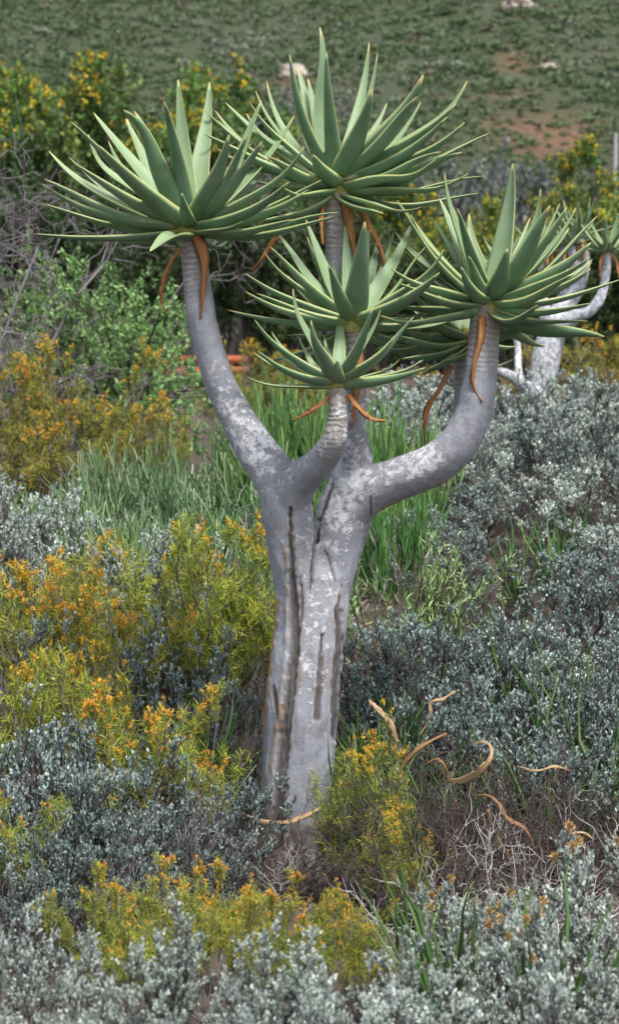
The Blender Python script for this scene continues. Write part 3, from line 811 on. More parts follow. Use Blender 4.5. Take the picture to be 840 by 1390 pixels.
# ------------------------------------------------------------------ second quiver tree
YB = 15.0
gB = P(745, 640, YB); OB = np.array([gB[0], YB, float(ground_z(gB[0], YB))])
yb = 534 + (1.7 - OB[2]) * ppm(YB)
CHB = [[(p_, r_ * .84) for p_, r_ in c_] for c_ in [
    chain([(762, yb + 12, YB, 46), (755, 610, YB, 40), (742, 566, YB, 36), (734, 535, YB, 42), (740, 490, YB, 48), (748, 455, YB, 44), (752, 430, YB, 38)]),
    chain([(738, 545, YB, 26), (715, 528, YB - .1, 22), (692, 510, YB - .15, 17), (672, 503, YB - .2, 12), (655, 500, YB - .2, 11)]),
    chain([(706, 522, YB - .1, 16), (703, 500, YB - .1, 14), (702, 470, YB, 13), (690, 400, YB, 12), (680, 365, YB, 12)]),
    chain([(748, 455, YB, 36), (775, 432, YB - .1, 24), (800, 422, YB - .15, 18), (815, 402, YB - .15, 16), (821, 375, YB - .15, 15), (823, 345, YB - .15, 14)]),
    chain([(752, 440, YB, 34), (772, 412, YB + .1, 26), (785, 385, YB + .1, 24), (790, 352, YB + .1, 22), (785, 325, YB + .1, 20)]),
    chain([(785, 380, YB + .1, 16), (778, 355, YB + .05, 13), (775, 335, YB + .05, 12)]),
    chain([(745, 450, YB, 26), (738, 420, YB + .15, 20), (735, 395, YB + .2, 16), (738, 345, YB + .2, 14)]),
    chain([(752, 425, YB, 20), (764, 400, YB + .3, 14), (766, 370, YB + .3, 12), (760, 335, YB + .3, 12)]),
]]
me, co, no = remesh_tree('trunk', CHB, .011, OB, 5)
lumps = np.array([noise.fractal(Vector((v[0] * 6, v[1] * 6, v[2] * 4)), 1.0, 2.0, 3) for v in co])
co2 = co + no * (.008 * lumps)[:, None]
me.vertices.foreach_set('co', (co2 - OB).astype(np.float32).ravel())
for k, a in (('crack', np.zeros(len(co))), ('tan', np.zeros(len(co))), ('lichen', np.full(len(co), .8)), ('tipd', np.full(len(co), 1.0))):
    at = me.attributes.new(k, 'FLOAT', 'POINT'); at.data.foreach_set('value', a.astype(np.float32))
me.polygons.foreach_set('use_smooth', np.ones(len(me.polygons), bool))
me.materials.clear(); me.materials.append(M['bark'])
tree2 = empty('quiver_tree', OB)
tag(tree2, 'smaller pale-barked quiver tree with many short branches beyond the grey scrub', 'tree')
link('trunk', me, tree2)
def small_rosette(c, L, n, seed, w):
    r = np.random.default_rng(seed)
    ax = norm(np.array([r.normal(0, .12), -.08 + r.normal(0, .1), 1]))
    ro = link('rosette', core_mesh(c, ax, .022, .06, OB), tree2)
    for k in range(n):
        az = k * 2.39996 + r.normal(0, .2); el = math.radians(12 + 62 * (k / n) ** 1.1 + r.normal(0, 6))
        h = np.array([math.cos(az), math.sin(az), 0]); d = norm(h * math.cos(el) + ax * math.sin(el))
        V, Q, at = aloe_leaf(c + h * .016 + ax * (.02 * k / n), c + d * L * r.uniform(.8, 1.05), ax, w * r.uniform(.8, 1.1), r.uniform(.04, .12), r.normal(0, .15))
        link('leaf', mesh_data('leaf', V - OB, Q, None, M['aloe'], at, True), ro)
    return ro
for k, (x, y, Y, L, n) in enumerate(((823, 340, YB - .15, .27, 17), (785, 318, YB + .1, .27, 17), (775, 330, YB + .05, .2, 12), (738, 340, YB + .2, .27, 15), (760, 330, YB + .3, .25, 14), (680, 360, YB, .25, 13), (655, 500, YB - .2, .2, 10))):
    ro = small_rosette(P(x, y, Y), L, n, 40 + k, .05)
    p0 = P(x, y + 4, Y)
    for q in range(3):
        a = 2.1 * q - 2.2 + k
        pts = [p0 + np.array([math.cos(a) * .02, math.sin(a) * .02, 0]), p0 + np.array([math.cos(a) * .07, math.sin(a) * .07, -.06]), p0 + np.array([math.cos(a) * .08, math.sin(a) * .08, -.16])]
        V, Q, at = dry_strip(pts, [.03, .03, .01], (.2, 1.0), .003, q)
        link('withered_leaf', mesh_data('withered_leaf', V - OB, Q, None, M['dry'], at, False), ro)

# ------------------------------------------------------------------ shrubs: a few prototypes of each kind, copied as individuals
PROTO = {}
def add_proto(kind, parts):
    """parts: [(name, mesh)], measured so that copies can be fitted to a height and a width"""
    allv = []
    for _, m_ in parts:
        c = np.zeros(len(m_.vertices) * 3, np.float32); m_.vertices.foreach_get('co', c); allv.append(c.reshape(-1, 3))
    v = np.concatenate(allv)
    h = np.percentile(v[:, 2], 99.3); w = np.percentile(np.abs(v[:, :2]), 97) * 2
    PROTO.setdefault(kind, []).append((parts, h, w))

RR = random.Random(11)
def plant(kind, name, x, Y, H, W, label, cat, group, X=None, variant=None, sink=0.0):
    """a plant at photograph column x and depth Y, H metres high and W metres wide"""
    if X is None: X = P(x, 600, Y)[0]
    z = float(ground_z(X, Y))
    pv = PROTO[kind]
    parts, h, w = pv[RR.randrange(len(pv)) if variant is None else variant % len(pv)]
    o = empty(name, (X, Y, z - sink))
    o.rotation_euler = (0, 0, RR.uniform(0, 6.283))
    sz = (H + sink) / h
    sw = min(max(W / w, .8 * sz), 1.4 * sz)
    o.scale = (sw, sw, sz)
    tag(o, label, cat, group)
    for n_, m_ in parts:
        p_ = link(n_, m_, o)
        if n_ in ('flowers', 'blossom'): p_['kind'] = 'stuff'
    return o
def plant_top(kind, name, x, ytop, Y, wpx, *a, **k):
    X = P(x, 600, Y)[0]
    H = P(x, ytop, Y)[2] - float(ground_z(X, Y))
    return plant(kind, name, x, Y, max(.12, H), wpx / ppm(Y), *a, **k)

def stem_mesh(sets, mat, r, sides=4):
    mb = MB()
    for C, r0, r1 in sets:
        V, Q = tubes(C, taper_r(len(C), C.shape[1], r0, r1), sides)
        mb.add(V, Q, r.uniform(0, 1, len(C)))
    return mb.data('stems', mat, False)

def mk_silver(seed, heads=False, tilt=.72, mat='silver', per=9, kids=8, ns=17):
    r = np.random.default_rng(seed)
    s0 = stems0(r, ns, .10 if tilt > .5 else .06, tilt, (.30, .48), 6, .05, .10)
    s1 = grow(r, s0, 5, .45, 1, (.10, .20), .55, .3, 5, .06, .15)
    s2 = grow(r, s1, kids, .4, 1, (.035, .08), .6, .4, 4, .05, .15)
    st = stem_mesh([(s0, .006, .003), (s1, .0028, .0016), (s2, .0016, .001)], M['twig'], r, 3)
    p, d, n, i, t = at_twigs(r, s2, per, .25, 1.02, .6, .35)
    V, Q = ovals(p, d, n, r.uniform(.012, .020, len(p)), r.uniform(.007, .0105, len(p)), .3)
    clump = r.normal(0, .12, len(s1))[np.arange(len(s2)) // kids]
    mb = MB(); mb.add(V, Q, np.clip((.5 + clump)[i] + r.normal(0, .16, len(p)) + .3 * (t - .6), 0, 1))
    parts = [('stems', st), ('foliage', mb.data('foliage', M[mat]))]
    if heads:
        for k in range(5):
            c = s2[np.argsort(-s2[:, -1, 2])[k * 9], -1]
            q = norm(r.normal(0, 1, (60, 3)) + np.array([0, 0, .5]))
            V, Q = ovals(c + q * .004, q, norm(r.normal(0, 1, (60, 3))), r.uniform(.014, .022, 60), .006, .2)
            mb = MB(); mb.add(V, Q, r.uniform(0, 1, 60)); parts.append(('flower_head', mb.data('flower_head', M['dry_head'])))
    return parts
def sage(parts): 
    m2 = parts[1][1].copy(); m2.materials.clear(); m2.materials.append(M['sage']); return [parts[0], ('foliage', m2)]
for s in range(4): add_proto('silver', mk_silver(100 + s))
add_proto('sage', sage(PROTO['silver'][1][0])); add_proto('sage', sage(PROTO['silver'][2][0]))
for s in range(3): add_proto('sparse_silver', mk_silver(140 + s, False, .85, 'silver_dark', 8, 6, 22))
for s in range(2): add_proto('slim_silver', mk_silver(130 + s, False, .3))
add_proto('silver_heads', mk_silver(120, True))

def mk_yellow(seed, bloom=.5, leaf='yellow_leaf', dens=9, tilt=.62):
    r = np.random.default_rng(seed)
    s0 = stems0(r, 16, .08, tilt, (.32, .62), 6, .05, .05)
    s1 = grow(r, s0, 7, .4, 1, (.10, .20), .42, .35, 5, .05, .1)
    s2 = grow(r, s1, 6, .3, 1, (.05, .10), .5, .3, 4, .06, .1)
    st = stem_mesh([(s0, .005, .0025), (s1, .0024, .0014), (s2, .0013, .0009)], M['twig_grey'], r, 3)
    p, d, n, i, t = at_twigs(r, s2, dens, .1, 1.0, .75, .1)
    V, Q = ribbons(p, d, n, r.uniform(.026, .046, len(p)), r.uniform(.0034, .005, len(p)), r.normal(0, .55, len(p)), 4)
    mb = MB(); mb.add(V, Q, np.clip(r.normal(.5, .2, len(s2))[i] + r.normal(0, .16, len(p)), 0, 1))
    z = s2[:, -1, 2]; rr = np.linalg.norm(s2[:, -1, :2], axis=1)
    score = z + .35 * rr + r.normal(0, .05, len(z))
    top = s2[np.argsort(-score)[: int(len(z) * bloom * .5)]]
    # flowering sprigs grow in patches
    ph = np.sin(top[:, -1, 0] * 19 + seed) + np.sin(top[:, -1, 1] * 17 + seed * 2)
    top = top[ph > -.25]
    s3 = grow(r, top, 4, .8, 1, (.015, .035), .6, .5, 3, .05, .1)
    p, d, n, i, t = at_twigs(r, s3, 6, .2, 1.1, .8, .25)
    V, Q = ribbons(p, d, n, r.uniform(.009, .017, len(p)), r.uniform(.004, .006, len(p)), r.normal(0, .5, len(p)), 3)
    mf = MB(); mf.add(V, Q, np.clip(r.normal(.5, .2, len(s3))[i] + r.normal(0, .15, len(p)), 0, 1))
    return [('stems', st), ('foliage', mb.data('foliage', M[leaf])), ('flowers', mf.data('flowers', M['orange']))]
for s in range(3): add_proto('yellow', mk_yellow(200 + s, .26))
for s in range(2): add_proto('yellow_green', mk_yellow(210 + s, .05))
for s in range(2): add_proto('gold', mk_yellow(220 + s, .5, dens=6))
for s in range(2): add_proto('slim_yellow', mk_yellow(240 + s, .22, 'yellow_leaf', 6, .5))
for s in range(3): add_proto('olive', mk_yellow(230 + s, .22, 'olive_leaf', 10))

def mk_pencil(seed, mat, n=130, tilt=.4, kids=3, L=(.35, .55), rad=.0055, dead_n=26):
    r = np.random.default_rng(seed)
    s0 = stems0(r, n, .17, tilt, L, 7, .05, .05)
    s1 = grow(r, s0, kids, .35, .9, (.10, .22), .36, .45, 5, .04, .35)
    mb = MB()
    for C, r0, r1 in ((s0, rad * 1.15, rad * .7), (s1, rad * .85, rad * .55)):
        V, Q = tubes(C, taper_r(len(C), C.shape[1], r0, r1), 5)
        mb.add(V, Q, np.clip(r.normal(.45, .25, len(C)), 0, 1))
    s2 = stems0(r, dead_n, .15, tilt * 1.5, (L[0] * .6, L[1] * .9), 6, .06, 0)
    sd2 = grow(r, s2, 2, .4, .9, (.08, .2), .5, .2, 5, .08, .1)
    dead = stem_mesh([(s2, .0040, .0024), (sd2, .0026, .0016)], M['twig_pale'], r, 4)
    return [('green_stems', mb.data('green_stems', mat, True)), ('dead_stems', dead)]
for s in range(3): add_proto('pencil', mk_pencil(300 + s, M['pencil'], 46, .45, 5, (.28, .54), .0058, 60))
for s in range(2): add_proto('pencil_bright', mk_pencil(310 + s, M['pencil_bright'], 40, .26, 7, (.4, .62), .0068, 8))

def mk_blades(seed, n=26, L=(.25, .5), tilt=.5, w=.010):
    r = np.random.default_rng(seed)
    az = r.uniform(0, 6.283, n); ti = r.uniform(.03, tilt, n)
    d = np.stack([np.cos(az) * np.sin(ti), np.sin(az) * np.sin(ti), np.cos(ti)], -1)
    C = curve(r, d * np.array([.04, .04, 0]), d, r.uniform(*L, n), 7, .015, -.12)
    V, Q = tubes(C, np.tile(np.array([.8, 1, 1, .9, .75, .5, .12]) * w * .5, (n, 1)), 4)
    mb = MB(); mb.add(V, Q, r.uniform(0, 1, n))
    return [('blades', mb.data('blades', M['grass'], True))]
for s in range(4): add_proto('blades', mk_blades(400 + s))

def mk_bare(seed, mat, n=14, tilt=.9, fine=True):
    r = np.random.default_rng(seed)
    s0 = stems0(r, n, .06, tilt, (.35, .55), 7, .07, .05)
    s1 = grow(r, s0, 7, .25, 1, (.12, .25), .6, .2, 6, .08, .05)
    sets = [(s0, .005, .002), (s1, .0022, .0012)]
    if fine: sets.append((grow(r, s1, 6, .2, 1, (.05, .13), .65, .15, 4, .09, .05), .0013, .0008))
    return [('branches', stem_mesh(sets, mat, r, 4))]
for s in range(2): add_proto('bare_brown', mk_bare(500 + s, M['twig']))
for s in range(3): add_proto('bare_pale', mk_bare(510 + s, M['twig_pale'], 7, 1.2, False))
for s in range(2): add_proto('bare_grey', mk_bare(520 + s, M['twig_grey'], 12, 1.0))

def mk_thorn(seed):
    r = np.random.default_rng(seed)
    s0 = stems0(r, 11, .12, .75, (1.5, 2.3), 9, .06, -.12)
    s1 = grow(r, s0, 8, .2, 1, (.5, 1.0), .5, .12, 7, .07, -.2)
    s2 = grow(r, s1, 8, .15, 1, (.18, .42), .65, .05, 6, .10, -.1)
    s3 = grow(r, s2, 3, .1, 1, (.05, .14), .8, .05, 4, .10, 0)
    return [('branches', stem_mesh([(s0, .012, .004), (s1, .0045, .0022), (s2, .0026, .0014), (s3, .0017, .001)], M['twig_thorn'], r, 4))]
add_proto('thorn', mk_thorn(600))
add_proto('thorn', mk_thorn(601))

def mk_fresh(seed, droop=-.25, nl=20):
    r = np.random.default_rng(seed)
    s0 = stems0(r, 12, .10, .8, (.9, 1.4), 8, .05, droop)
    s1 = grow(r, s0, 9, .25, 1, (.3, .6), .5, .1, 6, .06, droop)
    s2 = grow(r, s1, 6, .15, 1, (.08, .2), .55, .1, 5, .06, -.05)
    st = stem_mesh([(s0, .012, .004), (s1, .004, .002), (s2, .0022, .0012)], M['twig'], r, 4)
    p, d, n, i, t = at_twigs(r, s2, nl, .05, 1.0, .75, .1)
    V, Q = ovals(p, d, n, r.uniform(.024, .04, len(p)), r.uniform(.012, .019, len(p)), .25)
    mb = MB(); mb.add(V, Q, np.clip(r.normal(.45, .2, len(p)), 0, 1))
    return [('stems', st), ('foliage', mb.data('foliage', M['fresh_leaf']))]
for s in range(2): add_proto('fresh', mk_fresh(650 + s))

def mk_low(seed):
    r = np.random.default_rng(seed)
    s0 = stems0(r, 40, .14, .8, (.16, .30), 5, .05, .1)
    s1 = grow(r, s0, 5, .3, 1, (.05, .1), .5, .3, 4, .05, .1)
    st = stem_mesh([(s0, .003, .0015), (s1, .0015, .001)], M['twig'], r, 3)
    p, d, n, i, t = at_twigs(r, s1, 10, .1, 1, .7, .3)
    V, Q = ribbons(p, d, n, r.uniform(.016, .028, len(p)), .0035, r.normal(0, .3, len(p)), 3)
    mb = MB(); mb.add(V, Q, np.clip(r.normal(.6, .2, len(p)), 0, 1))
    return [('stems', st), ('foliage', mb.data('foliage', M['fresh_leaf']))]
for s in range(2): add_proto('low_green', mk_low(660 + s))

def mk_tree(seed, leaf, flowers=0, dens=13, lsize=(.07, .12)):
    r = np.random.default_rng(seed)
    s0 = stems0(r, 6, .15, .55, (2.6, 3.6), 9, .04, .05)
    s1 = grow(r, s0, 12, .25, 1, (.9, 1.6), .55, .25, 6, .06, .1)
    s2 = grow(r, s1, 9, .25, 1, (.3, .6), .6, .2, 5, .07, .05)
    trunk = stem_mesh([(s0, .08, .03), (s1, .025, .01), (s2, .009, .005)], M['bark_tree'], r, 5)
    p, d, n, i, t = at_twigs(r, s2, dens * 2, .0, 1.05, .8, .15)
    p = p + r.normal(0, .05, p.shape)
    V, Q = ovals(p, d, n, r.uniform(*lsize, len(p)), r.uniform(lsize[0] * .5, lsize[1] * .5, len(p)), .2)
    clump = r.normal(.45, .2, len(s1))[np.arange(len(s2)) // 9]
    mb = MB(); mb.add(V, Q, np.clip(clump[i] + r.normal(0, .14, len(p)), 0, 1))
    parts = [('trunk', trunk), ('crown', mb.data('crown', M[leaf]))]
    if flowers:
        z = s2[:, -1, 2] + .3 * np.linalg.norm(s2[:, -1, :2], axis=1) + r.normal(0, .5, len(s2))
        top = s2[np.argsort(-z)[:flowers]]
        p, d, n, i, t = at_twigs(r, top, 9, .6, 1.15, .9, .2)
        p = p + r.normal(0, .03, p.shape)
        V, Q = ovals(p, d, n, .06, .05, .2)
        mf = MB(); mf.add(V, Q, r.uniform(0, 1, len(p))); parts.append(('blossom', mf.data('blossom', M['tree_flower'])))
    return parts
add_proto('tree', mk_tree(700, 'tree_leaf', 110)); add_proto('tree', mk_tree(701, 'tree_leaf', 60))
add_proto('flower_tree', mk_tree(710, 'tree_leaf', 420)); add_proto('flower_tree', mk_tree(711, 'tree_leaf', 330))
add_proto('dark_tree', mk_tree(720, 'dark_leaf', 0, 15)); add_proto('dark_tree', mk_tree(721, 'dark_leaf', 0, 15))

# ------------------------------------------------------------------ the trees and bushes below the hill
G = 'leafy trees along the foot of the hill'
for x, yt, Y, w in ((-40, 120, 37, 190), (40, 112, 36, 170), (118, 92, 37, 170), (205, 108, 38, 170), (290, 135, 37, 170), (375, 165, 38, 170)):
    plant_top('tree', 'tree', x, yt, Y, w, 'mid-green leafy tree with scattered yellow blossom at the foot of the hill', 'tree', G)
for x, yt, Y, w in ((450, 215, 40, 150), (540, 250, 40, 140), (620, 262, 39, 130), (690, 272, 40, 120), (765, 225, 36, 130), (835, 205, 35, 150), (905, 220, 36, 150), (600, 300, 34, 150), (720, 300, 33, 140)):
    plant_top('flower_tree', 'tree', x, yt, Y, w, 'low bushy tree dotted with yellow flowers behind the quiver trees', 'tree', 'yellow flowering trees')
for x, yt, Y, w in ((60, 250, 31, 190), (190, 235, 31, 180), (300, 240, 30, 190), (400, 255, 31, 190), (500, 300, 31, 180), (600, 340, 31, 170), (700, 350, 31, 170), (800, 330, 30, 170), (880, 320, 30, 170), (-60, 240, 31, 190), (250, 280, 34, 180), (350, 270, 34, 180)):
    plant_top('dark_tree', 'tree', x, yt, Y, w, 'dark shady evergreen tree standing before the flowering trees', 'tree', 'dark evergreen trees')
plant_top('tree', 'tree', 330, 92, 62, 70, 'pale round-headed tree alone at the base of the hillside', 'tree', None)
for x, yt, Y, w in ((575, 222, 64, 60), (625, 214, 65, 60), (668, 220, 64, 60), (705, 232, 63, 50), (530, 228, 64, 60)):
    plant_top('sage', 'shrub', x, yt, Y, w, 'wide sage-grey bush between the flowering trees and the hill', 'shrub', 'sage-grey bushes at the hill foot')

# pole
pX = P(833, 260, 45); pz = float(ground_z(pX[0], 45))
H = P(833, 180, 45)[2] - pz
V, Q = tubes(np.array([[[0, 0, -.2], [.0, 0, H * .5], [.02, 0, H * .97], [.02, 0, H]]]), np.array([[.05, .045, .042, .03]]), 10)
tag(link('wooden_post', mesh_data('wooden_post', V, Q, None, M['post'], None, True), None, (pX[0], 45, pz)), 'thin grey wooden post rising among yellow flowering trees', 'post')

# low red bench
def boxv(x0, x1, y0, y1, z0, z1):
    V = np.array([[x, y, z] for x in (x0, x1) for y in (y0, y1) for z in (z0, z1)], float)
    return V, np.array([[0, 1, 3, 2], [4, 6, 7, 5], [0, 4, 5, 1], [2, 3, 7, 6], [0, 2, 6, 4], [1, 5, 7, 3]])
bp = P(262, 505, 26.0); bz = float(ground_z(bp[0], 26.0)); BO = np.array([bp[0], 26.0, bz])
bench = empty('bench', BO); tag(bench, 'low rust-red slatted bench in front of the dark trees', 'bench')
def bpart(name, *b):
    V, Q = boxv(*b); link(name, mesh_data(name, V, Q, None, M['brick']), bench)
zt = P(262, 484, 26)[2] - bz; zm = P(262, 506, 26)[2] - bz
bpart('backrest_slat', -.30, .62, .50, .54, zt - .075, zt + .02)
bpart('backrest_slat', -.28, .60, .49, .53, zt - .19, zt - .11)
bpart('seat_slat', -.68, .40, -.10, .12, zm - .03, zm + .04)
bpart('seat_slat', -.66, .44, .15, .36, zm - .03, zm + .035)
for x in (-.6, .34):
    bpart('leg', x, x + .09, -.05, .03, -.1, zm - .03); bpart('leg', x, x + .09, .46, .49, -.1, zt)
bpart('armrest', .36, .43, .0, .46, zm + .12, zm + .17)

# ------------------------------------------------------------------ mid-ground
G = 'olive-gold bushes behind the pencil plants'
for x, yt, Y, w in ((95, 462, 13.6, 230), (25, 485, 13.4, 200), (165, 535, 13.2, 150), (228, 552, 13.2, 130), (90, 545, 12.8, 180), (20, 560, 12.7, 160), (355, 462, 18, 150), (420, 470, 18.5, 120), (300, 500, 18.5, 90), (-50, 500, 15.5, 150)):
    plant_top('olive', 'shrub', x, yt, Y, w, 'olive and gold feathery bush behind the green pencil plants', 'shrub', G)
for x, yt, Y, w in ((800, 425, 18.5, 170), (860, 440, 18, 150), (720, 470, 19, 130), (650, 500, 19, 140), (560, 500, 19, 140)):
    plant_top('olive', 'shrub', x, yt, Y, w, 'golden feathery bush behind the smaller quiver tree', 'shrub', 'golden bushes behind the smaller quiver tree')
plant_top('thorn', 'thorn_bush', -5, 75, 14.3, 480, 'large tangled leafless thorn bush with bare grey branches', 'bush', None, variant=0)
plant_top('thorn', 'thorn_bush', -60, 215, 16.5, 300, 'leafless grey thorn bush standing behind the larger thorn tangle', 'bush', None, variant=1)
plant_top('fresh', 'shrub', 150, 345, 15.3, 220, 'fresh green shrub with arching small-leaved branches under the thorn bush', 'shrub', None, variant=0)
plant_top('fresh', 'shrub', 50, 385, 16.0, 160, 'fresh green shrub with pale leaf tips tangled in the thorn bush', 'shrub', None, variant=1)
plant_top('fresh', 'shrub', 175, 415, 16.5, 100, 'fresh green arching shrub beside the red bench', 'shrub', None, variant=1)
plant_top('fresh', 'shrub', 40, 380, 18.5, 240, 'fresh green shrub deep behind the olive bushes', 'shrub', None, variant=1)

# a distant aloe behind the thorn bush
YA = 20.0
aX = P(45, 480, YA)[0]; AO = np.array([aX, YA, float(ground_z(aX, YA))])
aloe = empty('aloe', AO); tag(aloe, 'pale spiky aloe rosette seen through the thorn bush branches', 'aloe')
ac = P(45, 452, YA)
V, Q = tubes(np.array([[AO - [0, 0, .1], (AO + ac) / 2, ac]]), np.array([[.07, .06, .05]]), 10)
link('stem', mesh_data('stem', V - AO, Q, None, M['post'], None, True), aloe)
rA = np.random.default_rng(8)
for k in range(22):
    az = k * 2.39996; el = math.radians(5 + 70 * (k / 22))
    d = np.array([math.cos(az) * math.cos(el), math.sin(az) * math.cos(el), math.sin(el)])
    V, Q, at = aloe_leaf(ac + d * .03, ac + d * rA.uniform(.4, .52), np.array([0, 0, 1.]), .07, .08, 0)
    link('leaf', mesh_data('leaf', V - AO, Q, None, M['aloe'], at, True), aloe)

rs = random.Random(21)
LP = 'grey-green pencil-stemmed plant in the dense stand behind the yellow bushes'
for k in range(40):
    Y = 10.4 + 3.0 * ((k * .618) % 1); x = -70 + 500 * ((k * .7548 + .1) % 1)
    if x < 150 and Y > 11.9: Y -= 1.3
    plant('pencil', 'pencil_plant', x, Y, rs.uniform(.40, .58), rs.uniform(.6, .85), LP, 'plant', 'pencil plants behind the yellow bushes')
for x, yt, Y, w in ((350, 540, 12.6, 120), (395, 525, 12.4, 120), (440, 540, 12.2, 110), (500, 545, 12.3, 120), (545, 570, 12.0, 110), (375, 550, 12.0, 110), (420, 600, 11.8, 120), (500, 620, 11.6, 120), (540, 655, 11.2, 100)):
    plant_top('pencil_bright', 'pencil_plant', x, yt, Y, w, 'bright green pencil-stemmed plant directly behind the forked trunk', 'plant', 'bright pencil plants behind the trunk')
for x, yt, Y, w in ((505, 742, 9.9, 70), (540, 735, 10.1, 70)):
    plant_top('low_green', 'herb', x, yt, Y, w, 'low bright green leafy herb beside the quiver tree trunk', 'plant', 'bright green herbs')
for x, yt, Y, w in ((20, 648, 10.9, 90), (-20, 660, 10.7, 100), (70, 665, 11.0, 60), (150, 735, 10.3, 110), (20, 740, 10.3, 110), (210, 720, 10.2, 80)):
    plant_top('silver', 'shrub', x, yt, Y, w, 'small silver shrub among the grey-green pencil plants', 'shrub', 'silver shrubs among pencil plants')

# grey scrub filling the slope between the two quiver trees
LS = 'silvery small-leaved shrub in the dense scrub between the two quiver trees'
k = 0
for row in range(13):
    Y = 9.0 + row * .62
    n = int(5 + Y * .36)
    for j in range(n):
        x0 = 505 if Y < 10.5 else (560 if Y < 13.4 else 520)
        xw = P(x0, 600, Y)[0]
        X = xw + (j + .5 + rs.uniform(-.25, .25)) * .58
        xp = to_px(np.array([[X, Y, 1.0]]))[0, 0]
        if (575 < xp < 645 and 9.8 < Y < 10.6) or (xp < 560 and 9.6 < Y < 10.2): continue
        if xp > 960: continue
        dk_ = rs.random() < (.5 if Y < 11 else .25)
        plant('sparse_silver' if dk_ else 'silver', 'shrub', 0, Y + rs.uniform(-.2, .2), rs.uniform(.34, .6) + (.1 if Y > 12 else 0), rs.uniform(.6, .9), 'darker blue-grey shrub with bare twigs in the scrub between the two quiver trees' if dk_ else LS, 'shrub', 'blue-grey shrubs on the slope' if dk_ else 'silver shrubs on the slope', X=X)
for x, yt, Y, w in ((615, 745, 10.2, 150), (660, 800, 9.7, 130), (560, 830, 9.4, 110), (800, 640, 12.0, 120), (520, 870, 8.9, 90)):
    plant_top('bare_brown', 'shrub', x, yt, Y, w, 'dark brown leafless twiggy shrub among the silver scrub', 'shrub', 'bare brown shrubs in the silver scrub')
for x, yt, Y, w in ((600, 830, 9.1, 170), (700, 815, 9.2, 170), (790, 850, 9.0, 170), (540, 860, 8.9, 120), (640, 890, 8.6, 160), (750, 900, 8.5, 170), (840, 900, 8.5, 150), (690, 950, 8.1, 150), (800, 960, 7.9, 170), (600, 930, 8.3, 100)):
    plant_top('sparse_silver', 'shrub', x, yt, Y, w, 'blue-grey twiggy shrub rooted on the low ground beside the tree trunk', 'shrub', 'blue-grey shrubs beside the trunk')

# ------------------------------------------------------------------ foreground
GY = 'orange-tipped yellow shrubs'
for kind, x, yt, Y, w, LY in (
        ('gold', 55, 745, 9.6, 150, 'golden flowering shrub with bare stems in front of the pencil plants'), ('gold', 110, 735, 9.8, 110, 'golden flowering shrub with bare stems in front of the pencil plants'),
        ('gold', 20, 770, 9.4, 110, 'golden flowering shrub with bare stems in front of the pencil plants'),
        ('yellow', 285, 703, 9.7, 190, 'tallest orange-tipped yellow shrub, standing just behind the trunk'), ('yellow', 335, 740, 9.5, 110, 'narrow orange-tipped yellow shrub half hidden by the trunk'),
        ('yellow_green', 240, 745, 9.6, 120, 'greener shrub leaning against the tallest yellow shrub'), ('yellow', 185, 800, 9.2, 150, 'orange-tipped yellow shrub between the golden shrubs and the tallest yellow one'),
        ('yellow', 120, 880, 8.4, 160, 'mid-sized yellow shrub tipped with orange behind the silver shrubs'), ('yellow', 30, 880, 8.3, 130, 'mid-sized yellow shrub tipped with orange behind the silver shrubs'),
        ('yellow', 200, 925, 7.9, 170, 'broad yellow shrub with orange tips above the bare grey twigs'), ('yellow', 255, 935, 7.8, 130, 'broad yellow shrub with orange tips above the bare grey twigs'),
        ('yellow', 175, 990, 7.5, 130, 'small yellow shrub with orange tips wedged between silver shrubs'), ('slim_yellow', 285, 1010, 7.7, 70, 'small green-yellow shrub close to the cracked flank of the trunk')):
    plant_top(kind, 'shrub', x, yt, Y, w, LY, 'shrub', GY)
plant_top('slim_yellow', 'shrub', 475, 962, 7.5, 120, 'yellow-green shrub with few orange tips growing right against the trunk base', 'shrub', None, variant=1)
for x, yt, Y, w in ((548, 1118, 7.2, 85), (508, 1060, 7.35, 90)):
    plant_top('slim_yellow', 'shrub', x, yt, Y, w, 'leafy yellow-green shrub without flowers beside the trunk base', 'shrub', 'yellow-green flowerless shrubs')
for x, yt, Y, w in ((5, 1085, 6.9, 60), (120, 1168, 6.3, 130), (235, 1156, 6.4, 160), (330, 1172, 6.3, 150), (430, 1182, 6.3, 140), (180, 1205, 5.9, 140), (290, 1215, 5.85, 140), (400, 1212, 5.9, 140), (490, 1222, 6.0, 110)):
    plant_top('yellow', 'shrub', x, yt, Y, w, 'low yellow shrub with a crest of orange flowers before the trunk', 'shrub', 'low yellow shrubs before the trunk')
LF = 'blue-grey shrub with dark bare twigs among the yellow shrubs'
for x, yt, Y, w in ((60, 960, 7.6, 170), (130, 1000, 7.4, 130), (-10, 970, 7.6, 120), (200, 1070, 7.2, 130), (80, 1050, 7.1, 150), (10, 1120, 6.8, 150), (100, 1110, 6.8, 140), (270, 1050, 7.4, 110), (300, 1130, 7.2, 80), (40, 1180, 6.5, 150), (250, 860, 8.9, 110), (150, 830, 9.0, 90)):
    plant_top('sparse_silver', 'shrub', x, yt, Y, w, LF, 'shrub', 'silver shrubs among the yellow ones')
for x, yt, Y, w in ((245, 1070, 7.3, 150), (310, 1090, 7.5, 110), (60, 850, 8.9, 150), (330, 870, 9.0, 90), (200, 1110, 7.0, 160), (110, 1060, 7.25, 120)):
    plant_top('bare_grey', 'shrub', x, yt, Y, w, 'leafless grey-brown twiggy shrub under the yellow shrubs', 'shrub', 'bare twiggy shrubs under the yellow ones')
LB = 'pale silver shrub with soft dense leaves in the front row'
